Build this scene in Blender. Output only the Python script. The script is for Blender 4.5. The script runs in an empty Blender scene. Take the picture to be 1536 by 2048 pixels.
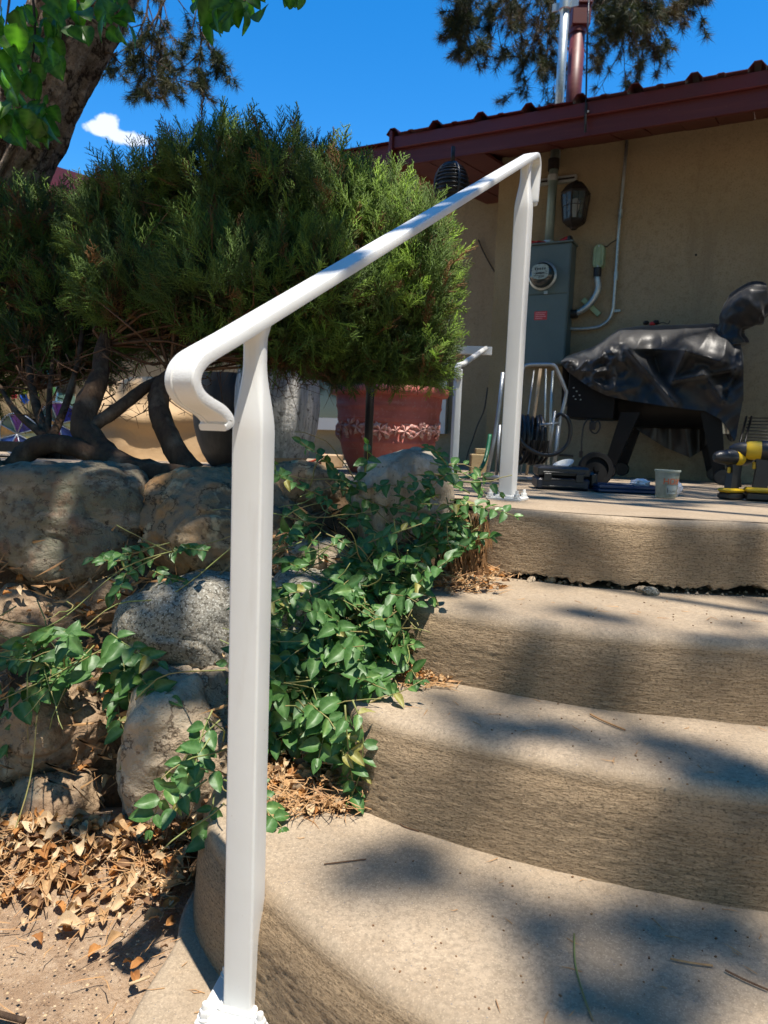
import bpy, math, random
import numpy as np
from mathutils import Vector, Matrix, noise
R = math.radians
scene = bpy.context.scene
COL = scene.collection
random.seed(7)
rng = np.random.default_rng(7)

# ------------------------------------------------------------------ camera
PITCH, ROLL, FPX, HC = 0.1059, 0.03866, 1403.0, 0.7786
c_, s_, cp_, sp_ = math.cos(ROLL), math.sin(ROLL), math.cos(PITCH), math.sin(PITCH)
RIGHT = Vector((c_, sp_*s_, cp_*s_)); UP = Vector((-s_, sp_*c_, cp_*c_)); FWD = Vector((0, cp_, -sp_))
cam_d = bpy.data.cameras.new('camera'); cam = bpy.data.objects.new('camera', cam_d); COL.objects.link(cam)
m = Matrix((RIGHT, UP, -FWD)).transposed().to_4x4(); m.translation = Vector((0, 0, HC)); cam.matrix_world = m
cam_d.sensor_fit = 'VERTICAL'; cam_d.sensor_height = 36; cam_d.sensor_width = 27
cam_d.lens = FPX/2048*36; cam_d.clip_start = 0.02; cam_d.clip_end = 3000
cam_d.dof.use_dof = True; cam_d.dof.focus_distance = 1.35; cam_d.dof.aperture_fstop = 9
scene.camera = cam

# ------------------------------------------------------------------ sky, sun, exposure
SUN = Vector((.17, -.235, 1)).normalized()
world = bpy.data.worlds.new('World'); scene.world = world; world.use_nodes = True
wn = world.node_tree; wn.nodes.clear()
def W(t, **k):
    n = wn.nodes.new(t)
    for a, b in k.items(): setattr(n, a, b)
    return n
sky = W('ShaderNodeTexSky', sky_type='NISHITA', sun_disc=False, sun_elevation=math.asin(SUN.z),
        sun_rotation=math.atan2(SUN.x, SUN.y), altitude=600, air_density=1.0, dust_density=0.1, ozone_density=3.5)
hsv = W('ShaderNodeHueSaturation'); hsv.inputs['Saturation'].default_value = 1.38; hsv.inputs['Value'].default_value = 1.05
wn.links.new(sky.outputs[0], hsv.inputs['Color'])
bg = W('ShaderNodeBackground'); bg.inputs['Strength'].default_value = 0.14
wn.links.new(hsv.outputs[0], bg.inputs[0])
wo = W('ShaderNodeOutputWorld')
# one small fair-weather cloud, fixed in a direction of the sky
def pray(px, py):
    x = (px-768)/FPX; y = -(py-1024)/FPX
    return RIGHT*x + UP*y + FWD
cd = pray(228, 262).normalized(); ch = cd.cross(Vector((0, 0, 1))).normalized(); cu = ch.cross(cd).normalized()
tc = W('ShaderNodeTexCoord')
nz = W('ShaderNodeTexNoise'); nz.inputs['Scale'].default_value = 26; nz.inputs['Detail'].default_value = 7; nz.inputs['Roughness'].default_value = .6
wn.links.new(tc.outputs['Generated'], nz.inputs['Vector'])
def dot(v):
    n = W('ShaderNodeVectorMath', operation='DOT_PRODUCT'); wn.links.new(tc.outputs['Generated'], n.inputs[0]); n.inputs[1].default_value = v
    return n.outputs['Value']
def mth(op, a, b=None, c=None):
    n = W('ShaderNodeMath', operation=op)
    for i, v in enumerate((a, b, c)):
        if v is None: continue
        if isinstance(v, (int, float)): n.inputs[i].default_value = v
        else: wn.links.new(v, n.inputs[i])
    return n.outputs[0]
def lobe(oh, ov, rh, rv):
    ax = mth('DIVIDE', mth('SUBTRACT', dot(ch), oh), rh); ay = mth('DIVIDE', mth('SUBTRACT', dot(cu), ov), rv)
    return mth('SUBTRACT', 1.0, mth('SQRT', mth('ADD', mth('MULTIPLY', ax, ax), mth('MULTIPLY', ay, ay))))
lb = mth('MAXIMUM', lobe(-.010, .0, .023, .008), lobe(.016, -.005, .028, .010))
lb = mth('MAXIMUM', lb, lobe(-.006, .006, .013, .011))
front = mth('GREATER_THAN', dot(cd), .5)
mask = mth('MULTIPLY', mth('SMOOTH_MAX', 0.0, mth('MULTIPLY', mth('ADD', lb, mth('MULTIPLY', mth('SUBTRACT', nz.outputs[0], .5), 2.4)), 2.2), .05), front)
mask = mth('MINIMUM', mask, .72)
bgc = W('ShaderNodeBackground'); bgc.inputs[0].default_value = (.93, .95, 1, 1); bgc.inputs[1].default_value = .85
mix = W('ShaderNodeMixShader'); wn.links.new(mask, mix.inputs[0]); wn.links.new(bg.outputs[0], mix.inputs[1]); wn.links.new(bgc.outputs[0], mix.inputs[2])
wn.links.new(mix.outputs[0], wo.inputs[0])

sd = bpy.data.lights.new('sun', 'SUN'); sd.energy = 5.0; sd.angle = R(.55); sd.color = (1, .93, .83)
so = bpy.data.objects.new('sun', sd); COL.objects.link(so); so.rotation_euler = SUN.to_track_quat('Z', 'Y').to_euler(); so.location = (2, -3, 9)
scene.view_settings.view_transform = 'Standard'; scene.view_settings.look = 'None'
scene.view_settings.exposure = 0.74; scene.view_settings.gamma = 1; scene.view_settings.use_curve_mapping = False
scene.render.engine = 'CYCLES'

# ------------------------------------------------------------------ helpers
def at(px, py, Y):                       # the point seen at a pixel of the photo, at depth Y
    d = pray(px, py); return Vector((0, 0, HC)) + d*(Y/d.y)
def atz(px, py, z):
    d = pray(px, py); return Vector((0, 0, HC)) + d*((z-HC)/d.z)
def atplane(px, py, p, n):
    d = pray(px, py); o = Vector((0, 0, HC)); return o + d*((p-o).dot(n)/d.dot(n))
def V(*a): return Vector(a)

class MB:
    def __init__(s): s.v = []; s.f = []; s.m = []
    def add(s, vs, fs, mi=0):
        o = len(s.v); s.v += [tuple(v) for v in vs]; s.f += [tuple(i+o for i in f) for f in fs]; s.m += [mi]*len(fs)
    def box(s, c, sz, rot=None, bev=0, mi=0):
        hx, hy, hz = sz[0]/2, sz[1]/2, sz[2]/2; rot = rot or Matrix.Identity(3); c = Vector(c)
        if bev <= 0:
            vs = [Vector((x, y, z)) for x in (-hx, hx) for y in (-hy, hy) for z in (-hz, hz)]
            fs = [(0, 1, 3, 2), (4, 6, 7, 5), (0, 4, 5, 1), (2, 3, 7, 6), (0, 2, 6, 4), (1, 5, 7, 3)]
            s.add([c+rot@v for v in vs], fs, mi); return
        b = bev; ring = []
        for z, k in ((-hz, b), (-hz+b, 0), (hz-b, 0), (hz, b)):
            r = []
            for sx, sy in ((1, 1), (-1, 1), (-1, -1), (1, -1)):
                q = (hx-k, hy-k); a = (q[0]*sx, (q[1]-b*.8)*sy); d = ((q[0]-b*.8)*sx, q[1]*sy)
                r += [a, d] if sx*sy > 0 else [d, a]
            ring.append([Vector((x, y, z)) for x, y in r])
        s.loft([[c+rot@v for v in r] for r in ring], cap=True, mi=mi)
    def loft(s, rings, cap=True, closed=True, mi=0):
        n = len(rings[0]); vs = [v for r in rings for v in r]; fs = []
        for i in range(len(rings)-1):
            for j in range(n if closed else n-1):
                k = (j+1) % n; fs.append((i*n+j, i*n+k, (i+1)*n+k, (i+1)*n+j))
        if cap: fs.append(tuple(reversed(range(n)))); fs.append(tuple((len(rings)-1)*n+j for j in range(n)))
        s.add(vs, fs, mi)
    def tube(s, pts, rad, n=10, cap=True, mi=0, jit=0, seed=0):
        pts = [Vector(p) for p in pts]; rings = []
        if not hasattr(rad, '__len__'): rad = [rad]*len(pts)
        up = None
        for i, p in enumerate(pts):
            t = (pts[min(i+1, len(pts)-1)]-pts[max(i-1, 0)]).normalized()
            if up is None: up = Vector((0, 0, 1)) if abs(t.z) < .9 else Vector((1, 0, 0))
            a = t.cross(up).normalized(); b = a.cross(t).normalized(); up = b
            rr = []
            for j in range(n):
                an = 2*math.pi*j/n
                k = rad[i]*(1+(jit*noise.noise(Vector((j*1.7+seed, i*.6, seed*2.3))) if jit else 0))
                rr.append(p+(a*math.cos(an)+b*math.sin(an))*k)
            rings.append(rr)
        s.loft(rings, cap, mi=mi)
    def lathe(s, prof, c, n=48, rot=None, mi=0, cap=False):
        rot = rot or Matrix.Identity(3); c = Vector(c)
        s.loft([[c+rot@Vector((r*math.cos(2*math.pi*j/n), r*math.sin(2*math.pi*j/n), z)) for j in range(n)] for r, z in prof], cap=cap, mi=mi)
    def prism(s, poly, ax, ay, az, o, t, mi=0):        # poly in the ax/ay plane, thickness t along az
        o = Vector(o); a = [o+ax*x+ay*y for x, y in poly]; b = [p+az*t for p in a]; s.loft([a, b], True, mi=mi)
    def build(s, name, mat, parent=None, smooth=False, ang=None):
        me = bpy.data.meshes.new(name); me.from_pydata(s.v, [], s.f); me.update()
        for q in (mat if isinstance(mat, (list, tuple)) else [mat]): me.materials.append(q)
        if isinstance(mat, (list, tuple)): me.polygons.foreach_set('material_index', s.m)
        if smooth: me.polygons.foreach_set('use_smooth', [True]*len(me.polygons))
        o = bpy.data.objects.new(name, me); COL.objects.link(o)
        if smooth and ang: me.set_sharp_from_angle(angle=R(ang))
        if parent: o.parent = parent
        return o

def tag(o, label=None, cat=None, group=None, kind=None):
    if label: o['label'] = label
    if cat: o['category'] = cat
    if group: o['group'] = group
    if kind: o['kind'] = kind
    return o
THINGS = []
def thing(name, label, cat, loc=(0, 0, 0), group=None):
    o = bpy.data.objects.new(name, None); COL.objects.link(o); o.empty_display_size = .1
    THINGS.append(o); return tag(o, label, cat, group)
def rebase(e):                                # move an Empty to the foot of its parts, the parts stay where they are
    bpy.context.view_layer.update()
    lo = Vector((1e9,)*3); hi = -lo
    for ch in e.children:
        for b in ch.bound_box:
            w = ch.matrix_world@Vector(b); lo = Vector(map(min, lo, w)); hi = Vector(map(max, hi, w))
    p = Vector(((lo.x+hi.x)/2, (lo.y+hi.y)/2, lo.z))
    for ch in e.children: ch.location -= (p-e.location)
    e.location = p
def npmesh(name, v, f, mat, parent=None, smooth=False, attrs=None, uv=None):
    """v (N,3), f (M,k) all with the same k"""
    v = np.asarray(v, dtype=np.float32); f = np.asarray(f, dtype=np.int32); k = f.shape[1]
    me = bpy.data.meshes.new(name); me.vertices.add(len(v)); me.vertices.foreach_set('co', v.ravel())
    me.loops.add(f.size); me.loops.foreach_set('vertex_index', f.ravel())
    me.polygons.add(len(f)); me.polygons.foreach_set('loop_start', np.arange(0, f.size, k, dtype=np.int32))
    if attrs:
        for an, av in attrs.items():
            a = me.attributes.new(an, 'FLOAT', 'POINT'); a.data.foreach_set('value', np.asarray(av, dtype=np.float32))
    if uv is not None:
        l = me.uv_layers.new(name='UVMap'); l.data.foreach_set('uv', np.asarray(uv, dtype=np.float32)[f.ravel()].ravel())
    me.update(calc_edges=True); me.validate()
    if smooth: me.polygons.foreach_set('use_smooth', [True]*len(me.polygons))
    for q in (mat if isinstance(mat, (list, tuple)) else [mat]): me.materials.append(q)
    o = bpy.data.objects.new(name, me); COL.objects.link(o)
    if parent: o.parent = parent
    return o
def crv(pts, n):                              # Catmull-Rom, resampled by length
    P = [Vector(p) for p in pts]; P = [P[0]*2-P[1]]+P+[P[-1]*2-P[-2]]; out = []
    for i in range(1, len(P)-2):
        a, b, c, d = P[i-1:i+3]
        for k in range(24):
            t = k/24
            out.append(.5*((2*b)+(c-a)*t+(2*a-5*b+4*c-d)*t*t+(3*b-a-3*c+d)*t**3))
    out.append(P[-2]); L = [0]
    for i in range(1, len(out)): L.append(L[-1]+(out[i]-out[i-1]).length)
    res = []; j = 0
    for i in range(n):
        s = L[-1]*i/(n-1)
        while j < len(L)-2 and L[j+1] < s: j += 1
        u = (s-L[j])/max(1e-9, L[j+1]-L[j]); res.append(out[j].lerp(out[j+1], min(1, u)))
    return res

# ------------------------------------------------------------------ materials
def mat(name, base, rough=.6, metal=0, spec=.5, layers=(), bumps=(), coord='Object', trans=None, coat=0, alpha=None, attr=None, tr=0, sss=0):
    """layers: (scale|vec, lo, hi, colour, detail)  bumps: (scale|vec, strength, distance, kind)
       attr: (attribute name, colour) mixes in a colour by a mesh attribute"""
    m = bpy.data.materials.new(name); m.use_nodes = True; nt = m.node_tree; N = nt.nodes; L = nt.links
    p = N['Principled BSDF']; out = N['Material Output']
    p.inputs['Roughness'].default_value = rough; p.inputs['Metallic'].default_value = metal
    p.inputs['Specular IOR Level'].default_value = spec; p.inputs['Coat Weight'].default_value = coat
    if tr: p.inputs['Transmission Weight'].default_value = tr
    t = N.new('ShaderNodeTexCoord')
    def mapped(sc):
        mp = N.new('ShaderNodeMapping'); L.new(t.outputs[coord], mp.inputs[0])
        mp.inputs['Scale'].default_value = sc if hasattr(sc, '__len__') else (sc, sc, sc)
        return mp.outputs[0]
    col = None
    rgb = N.new('ShaderNodeRGB'); rgb.outputs[0].default_value = (*base, 1); col = rgb.outputs[0]
    for ly in layers:
        sc, lo, hi, c2 = ly[:4]; det = ly[4] if len(ly) > 4 else 5; kind = ly[5] if len(ly) > 5 else 'noise'
        if kind == 'voronoi':
            nz = N.new('ShaderNodeTexVoronoi'); nz.inputs['Scale'].default_value = 1; o = nz.outputs['Distance']
        else:
            nz = N.new('ShaderNodeTexNoise'); nz.inputs['Scale'].default_value = 1; nz.inputs['Detail'].default_value = det; nz.inputs['Roughness'].default_value = .6; o = nz.outputs[0]
        L.new(mapped(sc), nz.inputs['Vector'])
        if kind == 'crack':
            s1 = N.new('ShaderNodeMath'); s1.operation = 'SUBTRACT'; L.new(o, s1.inputs[0]); s1.inputs[1].default_value = .5
            s2 = N.new('ShaderNodeMath'); s2.operation = 'ABSOLUTE'; L.new(s1.outputs[0], s2.inputs[0]); o = s2.outputs[0]
        mr = N.new('ShaderNodeMapRange'); mr.inputs[1].default_value = lo; mr.inputs[2].default_value = hi; L.new(o, mr.inputs[0])
        mx = N.new('ShaderNodeMix'); mx.data_type = 'RGBA'; L.new(mr.outputs[0], mx.inputs[0]); L.new(col, mx.inputs[6]); mx.inputs[7].default_value = (*c2, 1)
        col = mx.outputs[2]
    if attr:
        for an, c2 in (attr if isinstance(attr, list) else [attr]):
            at_ = N.new('ShaderNodeAttribute'); at_.attribute_name = an
            mx = N.new('ShaderNodeMix'); mx.data_type = 'RGBA'; L.new(at_.outputs['Fac'], mx.inputs[0]); L.new(col, mx.inputs[6]); mx.inputs[7].default_value = (*c2, 1)
            col = mx.outputs[2]
    L.new(col, p.inputs['Base Color'])
    prev = None
    for bm_ in bumps:
        sc, st, di = bm_[:3]; kind = bm_[3] if len(bm_) > 3 else 'noise'
        if kind == 'voronoi':
            nz = N.new('ShaderNodeTexVoronoi'); nz.inputs['Scale'].default_value = 1; o = nz.outputs['Distance']
        else:
            nz = N.new('ShaderNodeTexNoise'); nz.inputs['Scale'].default_value = 1; nz.inputs['Detail'].default_value = 6; nz.inputs['Roughness'].default_value = .65; o = nz.outputs[0]
        L.new(mapped(sc), nz.inputs['Vector'])
        b = N.new('ShaderNodeBump'); b.inputs['Strength'].default_value = st; b.inputs['Distance'].default_value = di
        L.new(o, b.inputs['Height'])
        if prev: L.new(prev, b.inputs['Normal'])
        prev = b.outputs[0]
    if prev: L.new(prev, p.inputs['Normal'])
    if trans:                                  # thin leaf: part of the light passes through
        tb = N.new('ShaderNodeBsdfTranslucent'); ms = N.new('ShaderNodeMixShader')
        mc = N.new('ShaderNodeMix'); mc.data_type = 'RGBA'; mc.blend_type = 'MULTIPLY'; mc.inputs[0].default_value = 1
        L.new(col, mc.inputs[6]); mc.inputs[7].default_value = (*trans[1], 1); mc.clamp_result = False
        L.new(mc.outputs[2], tb.inputs[0]); ms.inputs[0].default_value = trans[0]
        L.new(p.outputs[0], ms.inputs[1]); L.new(tb.outputs[0], ms.inputs[2]); L.new(ms.outputs[0], out.inputs[0])
    m['nodes_ready'] = 1
    return m

def concrete_mat(name, tread, riser):
    m = mat(name, tread, rough=.9, spec=.25)
    nt = m.node_tree; N = nt.nodes; L = nt.links; p = N['Principled BSDF']
    for l in list(p.inputs['Base Color'].links): L.remove(l)
    tc = N.new('ShaderNodeTexCoord'); uv = N.new('ShaderNodeUVMap'); ob = tc.outputs['Object']
    def mp(src, sc):
        q = N.new('ShaderNodeMapping'); L.new(src, q.inputs[0]); q.inputs['Scale'].default_value = sc; return q.outputs[0]
    def nz(v, det=5, ro=.6, dist=0):
        q = N.new('ShaderNodeTexNoise'); q.inputs['Scale'].default_value = 1; q.inputs['Detail'].default_value = det; q.inputs['Roughness'].default_value = ro
        q.inputs['Distortion'].default_value = dist; L.new(v, q.inputs['Vector']); return q.outputs[0]
    def mr(v, a, b, c=0, d=1):
        q = N.new('ShaderNodeMapRange'); q.inputs[1].default_value = a; q.inputs[2].default_value = b; q.inputs[3].default_value = c; q.inputs[4].default_value = d; L.new(v, q.inputs[0]); return q.outputs[0]
    def mx(f, a, b, mode='MIX'):
        q = N.new('ShaderNodeMix'); q.data_type = 'RGBA'; q.blend_type = mode
        for i, v in ((0, f), (6, a), (7, b)):
            if isinstance(v, tuple): q.inputs[i].default_value = (*v, 1)
            elif isinstance(v, float): q.inputs[i].default_value = v
            else: L.new(v, q.inputs[i])
        return q.outputs[2]
    at_ = N.new('ShaderNodeAttribute'); at_.attribute_name = 'riser'; rm = at_.outputs['Fac']
    big = nz(mp(ob, (5, 5, 5)), 6); fine = nz(mp(ob, (150, 150, 150)), 4, .7); mid = nz(mp(ob, (28, 28, 28)), 6)
    t = mx(mr(big, .38, .66), tuple(x*1.08 for x in tread), tuple(x*.78 for x in tread))
    t = mx(mr(mid, .45, .75, 0, .5), t, (tread[0]*.75, tread[1]*.68, tread[2]*.6))
    t = mx(mr(fine, .38, .66, 0, .8), t, tuple(x*.55 for x in tread)); grn = nz(mp(ob, (420, 420, 420)), 2, .6); t = mx(mr(grn, .55, .72, 0, .7), t, tuple(x*1.45 for x in tread)); worn = nz(mp(ob, (2.2, 2.2, 2.2)), 5, .6, .5); t = mx(mr(worn, .5, .68, 0, .55), t, (tread[0]*.66, tread[1]*.62, tread[2]*.58))
    vo = N.new('ShaderNodeTexVoronoi'); vo.inputs['Scale'].default_value = 1; L.new(mp(ob, (190, 190, 190)), vo.inputs['Vector'])
    sp = N.new('ShaderNodeMath'); sp.operation = 'MULTIPLY'; L.new(mr(vo.outputs['Distance'], .22, .12), sp.inputs[0])
    s2 = N.new('ShaderNodeSeparateColor'); L.new(vo.outputs['Color'], s2.inputs[0])
    L.new(mr(s2.outputs[0], .86, .88), sp.inputs[1]); t = mx(sp.outputs[0], t, (.16, .15, .15))
    stre = nz(mp(uv.outputs[0], (34, 190, 1)), 6, .75, .3); pits = nz(mp(uv.outputs[0], (170, 330, 1)), 5, .7)
    r = mx(mr(big, .35, .7), tuple(x*1.12 for x in riser), (riser[0]*.74, riser[1]*.70, riser[2]*.66))
    r = mx(mr(stre, .40, .60, 0, .8), r, tuple(x*1.5 for x in riser)); r = mx(mr(pits, .50, .64, 0, .85), r, tuple(x*.32 for x in riser))
    L.new(mx(rm, t, r), p.inputs['Base Color'])
    b1 = N.new('ShaderNodeBump'); b1.inputs['Distance'].default_value = .0012; b1.inputs['Strength'].default_value = .5; L.new(fine, b1.inputs['Height'])
    # broom drag marks: long in u, short in v
    b2 = N.new('ShaderNodeBump'); b2.inputs['Distance'].default_value = .007; L.new(rm, b2.inputs['Strength'])
    hs = N.new('ShaderNodeMath'); hs.operation = 'ADD'; L.new(stre, hs.inputs[0]); L.new(pits, hs.inputs[1])
    L.new(hs.outputs[0], b2.inputs['Height']); L.new(b1.outputs[0], b2.inputs['Normal']); L.new(b2.outputs[0], p.inputs['Normal'])
    return m

M = {}
M['concrete'] = concrete_mat('concrete', (.37, .292, .205), (.33, .24, .148))
M['patio'] = concrete_mat('patio_concrete', (.38, .298, .21), (.33, .24, .148))
M['soil'] = mat('soil', (.38, .265, .17), .95, spec=.2, layers=((6, .4, .7, (.24, .15, .09)), (45, .45, .7, (.42, .31, .21)), (170, .55, .72, (.16, .10, .06)), (220, .62, .7, (.55, .47, .38))),
                bumps=((22, .6, .012), (60, .9, .008), (260, .9, .004)))
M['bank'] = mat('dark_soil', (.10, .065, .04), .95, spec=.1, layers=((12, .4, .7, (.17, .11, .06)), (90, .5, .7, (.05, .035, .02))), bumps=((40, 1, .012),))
M['white'] = mat('white_paint', (.68, .68, .655), .36, spec=.45, layers=((3, .45, .75, (.63, .63, .60)), (240, .70, .76, (.50, .47, .42)), ((40, 40, 5), .58, .8, (.60, .585, .55)), (70, .72, .76, (.42, .36, .28))), bumps=((9, .1, .003), (70, .10, .0012), (900, .12, .0005)))
M['white_worn'] = mat('white_paint_blistered', (.68, .675, .65), .4, spec=.45, layers=((200, .70, .76, (.62, .57, .5)),), bumps=((14, .15, .004), (420, .5, .0012)))
M['galv'] = mat('galvanised_steel', (.52, .58, .58), .42, .75, layers=((9, .4, .7, (.36, .42, .42)), (60, .5, .7, (.62, .66, .64))), bumps=((50, .1, .001),))
M['conduit'] = mat('grey_green_conduit', (.22, .30, .27), .5, .35, layers=((12, .4, .7, (.30, .38, .35)),))
M['panel'] = mat('panel_grey_paint', (.12, .165, .158), .45, layers=((4, .4, .7, (.095, .135, .13)), (50, .6, .75, (.12, .15, .14))), bumps=((160, .12, .0008),))
M['black'] = mat('black_iron', (.018, .017, .016), .45, .3, layers=((30, .5, .7, (.05, .04, .03)),), bumps=((80, .3, .001),))
M['blackplastic'] = mat('black_plastic', (.013, .013, .014), .38, layers=((20, .45, .7, (.024, .024, .026)),))
M['rubber'] = mat('black_rubber', (.012, .012, .013), .35, layers=((40, .5, .7, (.03, .03, .032)),))
M['stucco'] = mat('tan_stucco', (.33, .265, .165), .92, spec=.2, layers=((1.2, .38, .68, (.26, .205, .12)), (.5, .42, .62, (.37, .30, .19)), ((9, 9, 1.2), .56, .8, (.24, .19, .12)), (26, .5, .7, (.28, .22, .135)), (120, .5, .75, (.21, .165, .10))), bumps=((70, .5, .004), (300, .4, .0015)))
M['stucco2'] = mat('light_stucco', (.37, .29, .17), .92, spec=.2, layers=((1.6, .38, .68, (.28, .21, .11)), (120, .5, .75, (.25, .185, .095))), bumps=((70, .5, .004),))
M['maroon'] = mat('maroon_trim_paint', (.10, .016, .015), .5, layers=((5, .4, .7, (.10, .018, .016)), ((2, 2, 40), .5, .8, (.16, .035, .026)), (90, .68, .75, (.3, .16, .12))), bumps=((40, .15, .002),))
M['maroon_metal'] = mat('maroon_roof_metal', (.15, .028, .03), .38, .2, layers=((3, .4, .7, (.11, .025, .025)),))
M['terracotta'] = mat('terracotta_clay', (.55, .15, .115), .72, layers=((7, .42, .7, (.38, .10, .07)), (50, .55, .72, (.55, .24, .19)), ((3, 3, 26), .60, .75, (.52, .22, .17))), bumps=((120, .2, .0015),))
M['relief'] = mat('chalky_terracotta_relief', (.50, .20, .16), .8, layers=((60, .42, .6, (.62, .42, .37)), (24, .5, .7, (.40, .13, .10))), bumps=((200, .3, .001),))
M['bark'] = mat('juniper_bark', (.085, .055, .036), .95, spec=.1, layers=(((60, 60, 9), .42, .66, (.055, .036, .026)), (14, .5, .7, (.18, .13, .09))), bumps=(((90, 90, 12), 1, .006), (200, .4, .002)))
M['twig'] = mat('reddish_twig_bark', (.15, .085, .05), .9, spec=.1, layers=((50, .4, .7, (.08, .045, .03)),))
M['bigbark'] = mat('furrowed_bark', (.30, .24, .185), .95, spec=.1, layers=((9, .42, .60, (.16, .12, .09)), (40, .45, .7, (.40, .33, .26)), ((9, 9, 6), .045, .0, (.035, .025, .02), 5, 'crack'), (90, .55, .7, (.07, .05, .04))), bumps=((26, 1, .02), (90, .8, .006)))
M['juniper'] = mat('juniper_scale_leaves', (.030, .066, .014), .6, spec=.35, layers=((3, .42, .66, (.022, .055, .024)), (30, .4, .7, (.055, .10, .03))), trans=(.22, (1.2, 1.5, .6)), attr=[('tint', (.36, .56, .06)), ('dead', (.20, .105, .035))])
M['pine'] = mat('pine_needles', (.045, .060, .022), .6, spec=.3, layers=((2, .45, .65, (.10, .065, .032)), (9, .45, .65, (.03, .045, .02))), trans=(.2, (1.1, 1.2, .7)))
M['vinca'] = mat('glossy_periwinkle_leaf', (.060, .150, .028), .42, spec=.4, layers=((22, .4, .7, (.025, .075, .024)), (120, .5, .75, (.05, .13, .035))), trans=(.18, (1.2, 1.7, .5)), attr=('vein', (.11, .21, .07)), bumps=((160, .15, .0008),))
M['vinca_light'] = mat('young_periwinkle_leaf', (.085, .20, .045), .4, spec=.5, layers=((22, .4, .7, (.055, .15, .035)),), trans=(.28, (1.2, 1.5, .4)), attr=('vein', (.2, .32, .1)))
M['stem'] = mat('vine_stem', (.20, .24, .07), .6, layers=((9, .4, .65, (.26, .17, .07)),))
M['broad'] = mat('broad_tree_leaf', (.045, .115, .02), .42, spec=.45, layers=((12, .4, .7, (.03, .085, .018)),), trans=(.5, (1.5, 2.3, .5)), attr=('vein', (.12, .24, .04)))
def dry(name, a, b): return mat(name, a, .8, spec=.2, layers=((35, .4, .65, b), (160, .5, .75, tuple(x*.6 for x in a))), trans=(.15, (1, .8, .5)))
M['dry1'] = dry('dry_leaf_tan', (.50, .33, .17), (.36, .20, .09)); M['dry2'] = dry('dry_leaf_orange', (.46, .22, .07), (.30, .13, .045))
M['dry3'] = dry('dry_leaf_pale', (.62, .47, .30), (.50, .34, .18)); M['dry4'] = dry('dry_leaf_brown', (.23, .13, .07), (.15, .08, .04))
M['straw'] = mat('dry_needle_straw', (.42, .24, .10), .7, layers=((30, .4, .7, (.28, .14, .06)),))

# ------------------------------------------------------------------ levels
Z1, Z2, Z3, Z4 = .165, .322, .457, .619
def patio_z(y): return Z4-.015*max(0, y-1.6)

# ------------------------------------------------------------------ ground and setting
def ground():
    n = 150; xs = np.concatenate([np.linspace(-3, 3, n)]); ys = np.linspace(-1.2, 1.8, n)
    X, Y = np.meshgrid(xs, ys); Zg = np.zeros_like(X)
    for i in range(n):
        for j in range(n):
            x, y = X[i, j], Y[i, j]
            pile = .045*math.exp(-((y-1.24)/.12)**2)*(1 if x < -.3 else 0)
            Zg[i, j] = -.010+.007*noise.noise(V(x*4, y*4, 0))+.003*noise.noise(V(x*17, y*17, 3))+pile
            if x > -.36: Zg[i, j] = min(Zg[i, j], -.02)
    f = [[i*n+j, i*n+j+1, (i+1)*n+j+1, (i+1)*n+j] for i in range(n-1) for j in range(n-1)]
    o = npmesh('ground', np.stack([X, Y, Zg], -1).reshape(-1, 3), f, M['soil'], smooth=True)
    tag(o, 'bare sandy brown soil at the foot of the boulders', kind='structure')
    b = MB(); b.box((0, 0, -.56), (2400, 2400, 1)); tag(b.build('terrain', M['soil']), 'flat ground reaching to the horizon', kind='structure')
ground()

def pad():
    edge = [atz(215, 2110, 0), atz(250, 2048, 0), atz(300, 1960, 0), atz(350, 1880, 0), V(-.305, 1.09, 0), V(-.28, 1.3, 0)]
    e = crv(edge, 30); n = 30; rows = []
    v = []; uvs = []; m_ = []
    for k, x in enumerate([-.03, -.006, -.0015, .0, .02, .06, .15, .4, 1, 3]):
        for p in e:
            z = (-.05, -.012, -.003, 0, 0, 0, 0, 0, 0, 0)[k]
            q = V(p.x+(x if k > 3 else (0, 0, .002, .008)[k]), p.y if k < 8 else p.y*1.0, z+.001*noise.noise(p*30)); v.append(q); uvs.append((q.x, q.y)); m_.append(0)
    f = [[a*n+j, a*n+j+1, (a+1)*n+j+1, (a+1)*n+j] for a in range(9) for j in range(n-1)]
    # carry the pad toward the viewer
    o = npmesh('pavement', v, f, M['concrete'], smooth=True, attrs={'riser': m_}, uv=uvs)
    b = MB(); b.box((1.55, -.1, -.06), (3.4, 1.66, .116)); o2 = b.build('pavement', M['concrete']); 
    tag(o, 'concrete pad under the lower post', kind='structure'); tag(o2, 'concrete walk in front of the steps', kind='structure')
pad()

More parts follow.
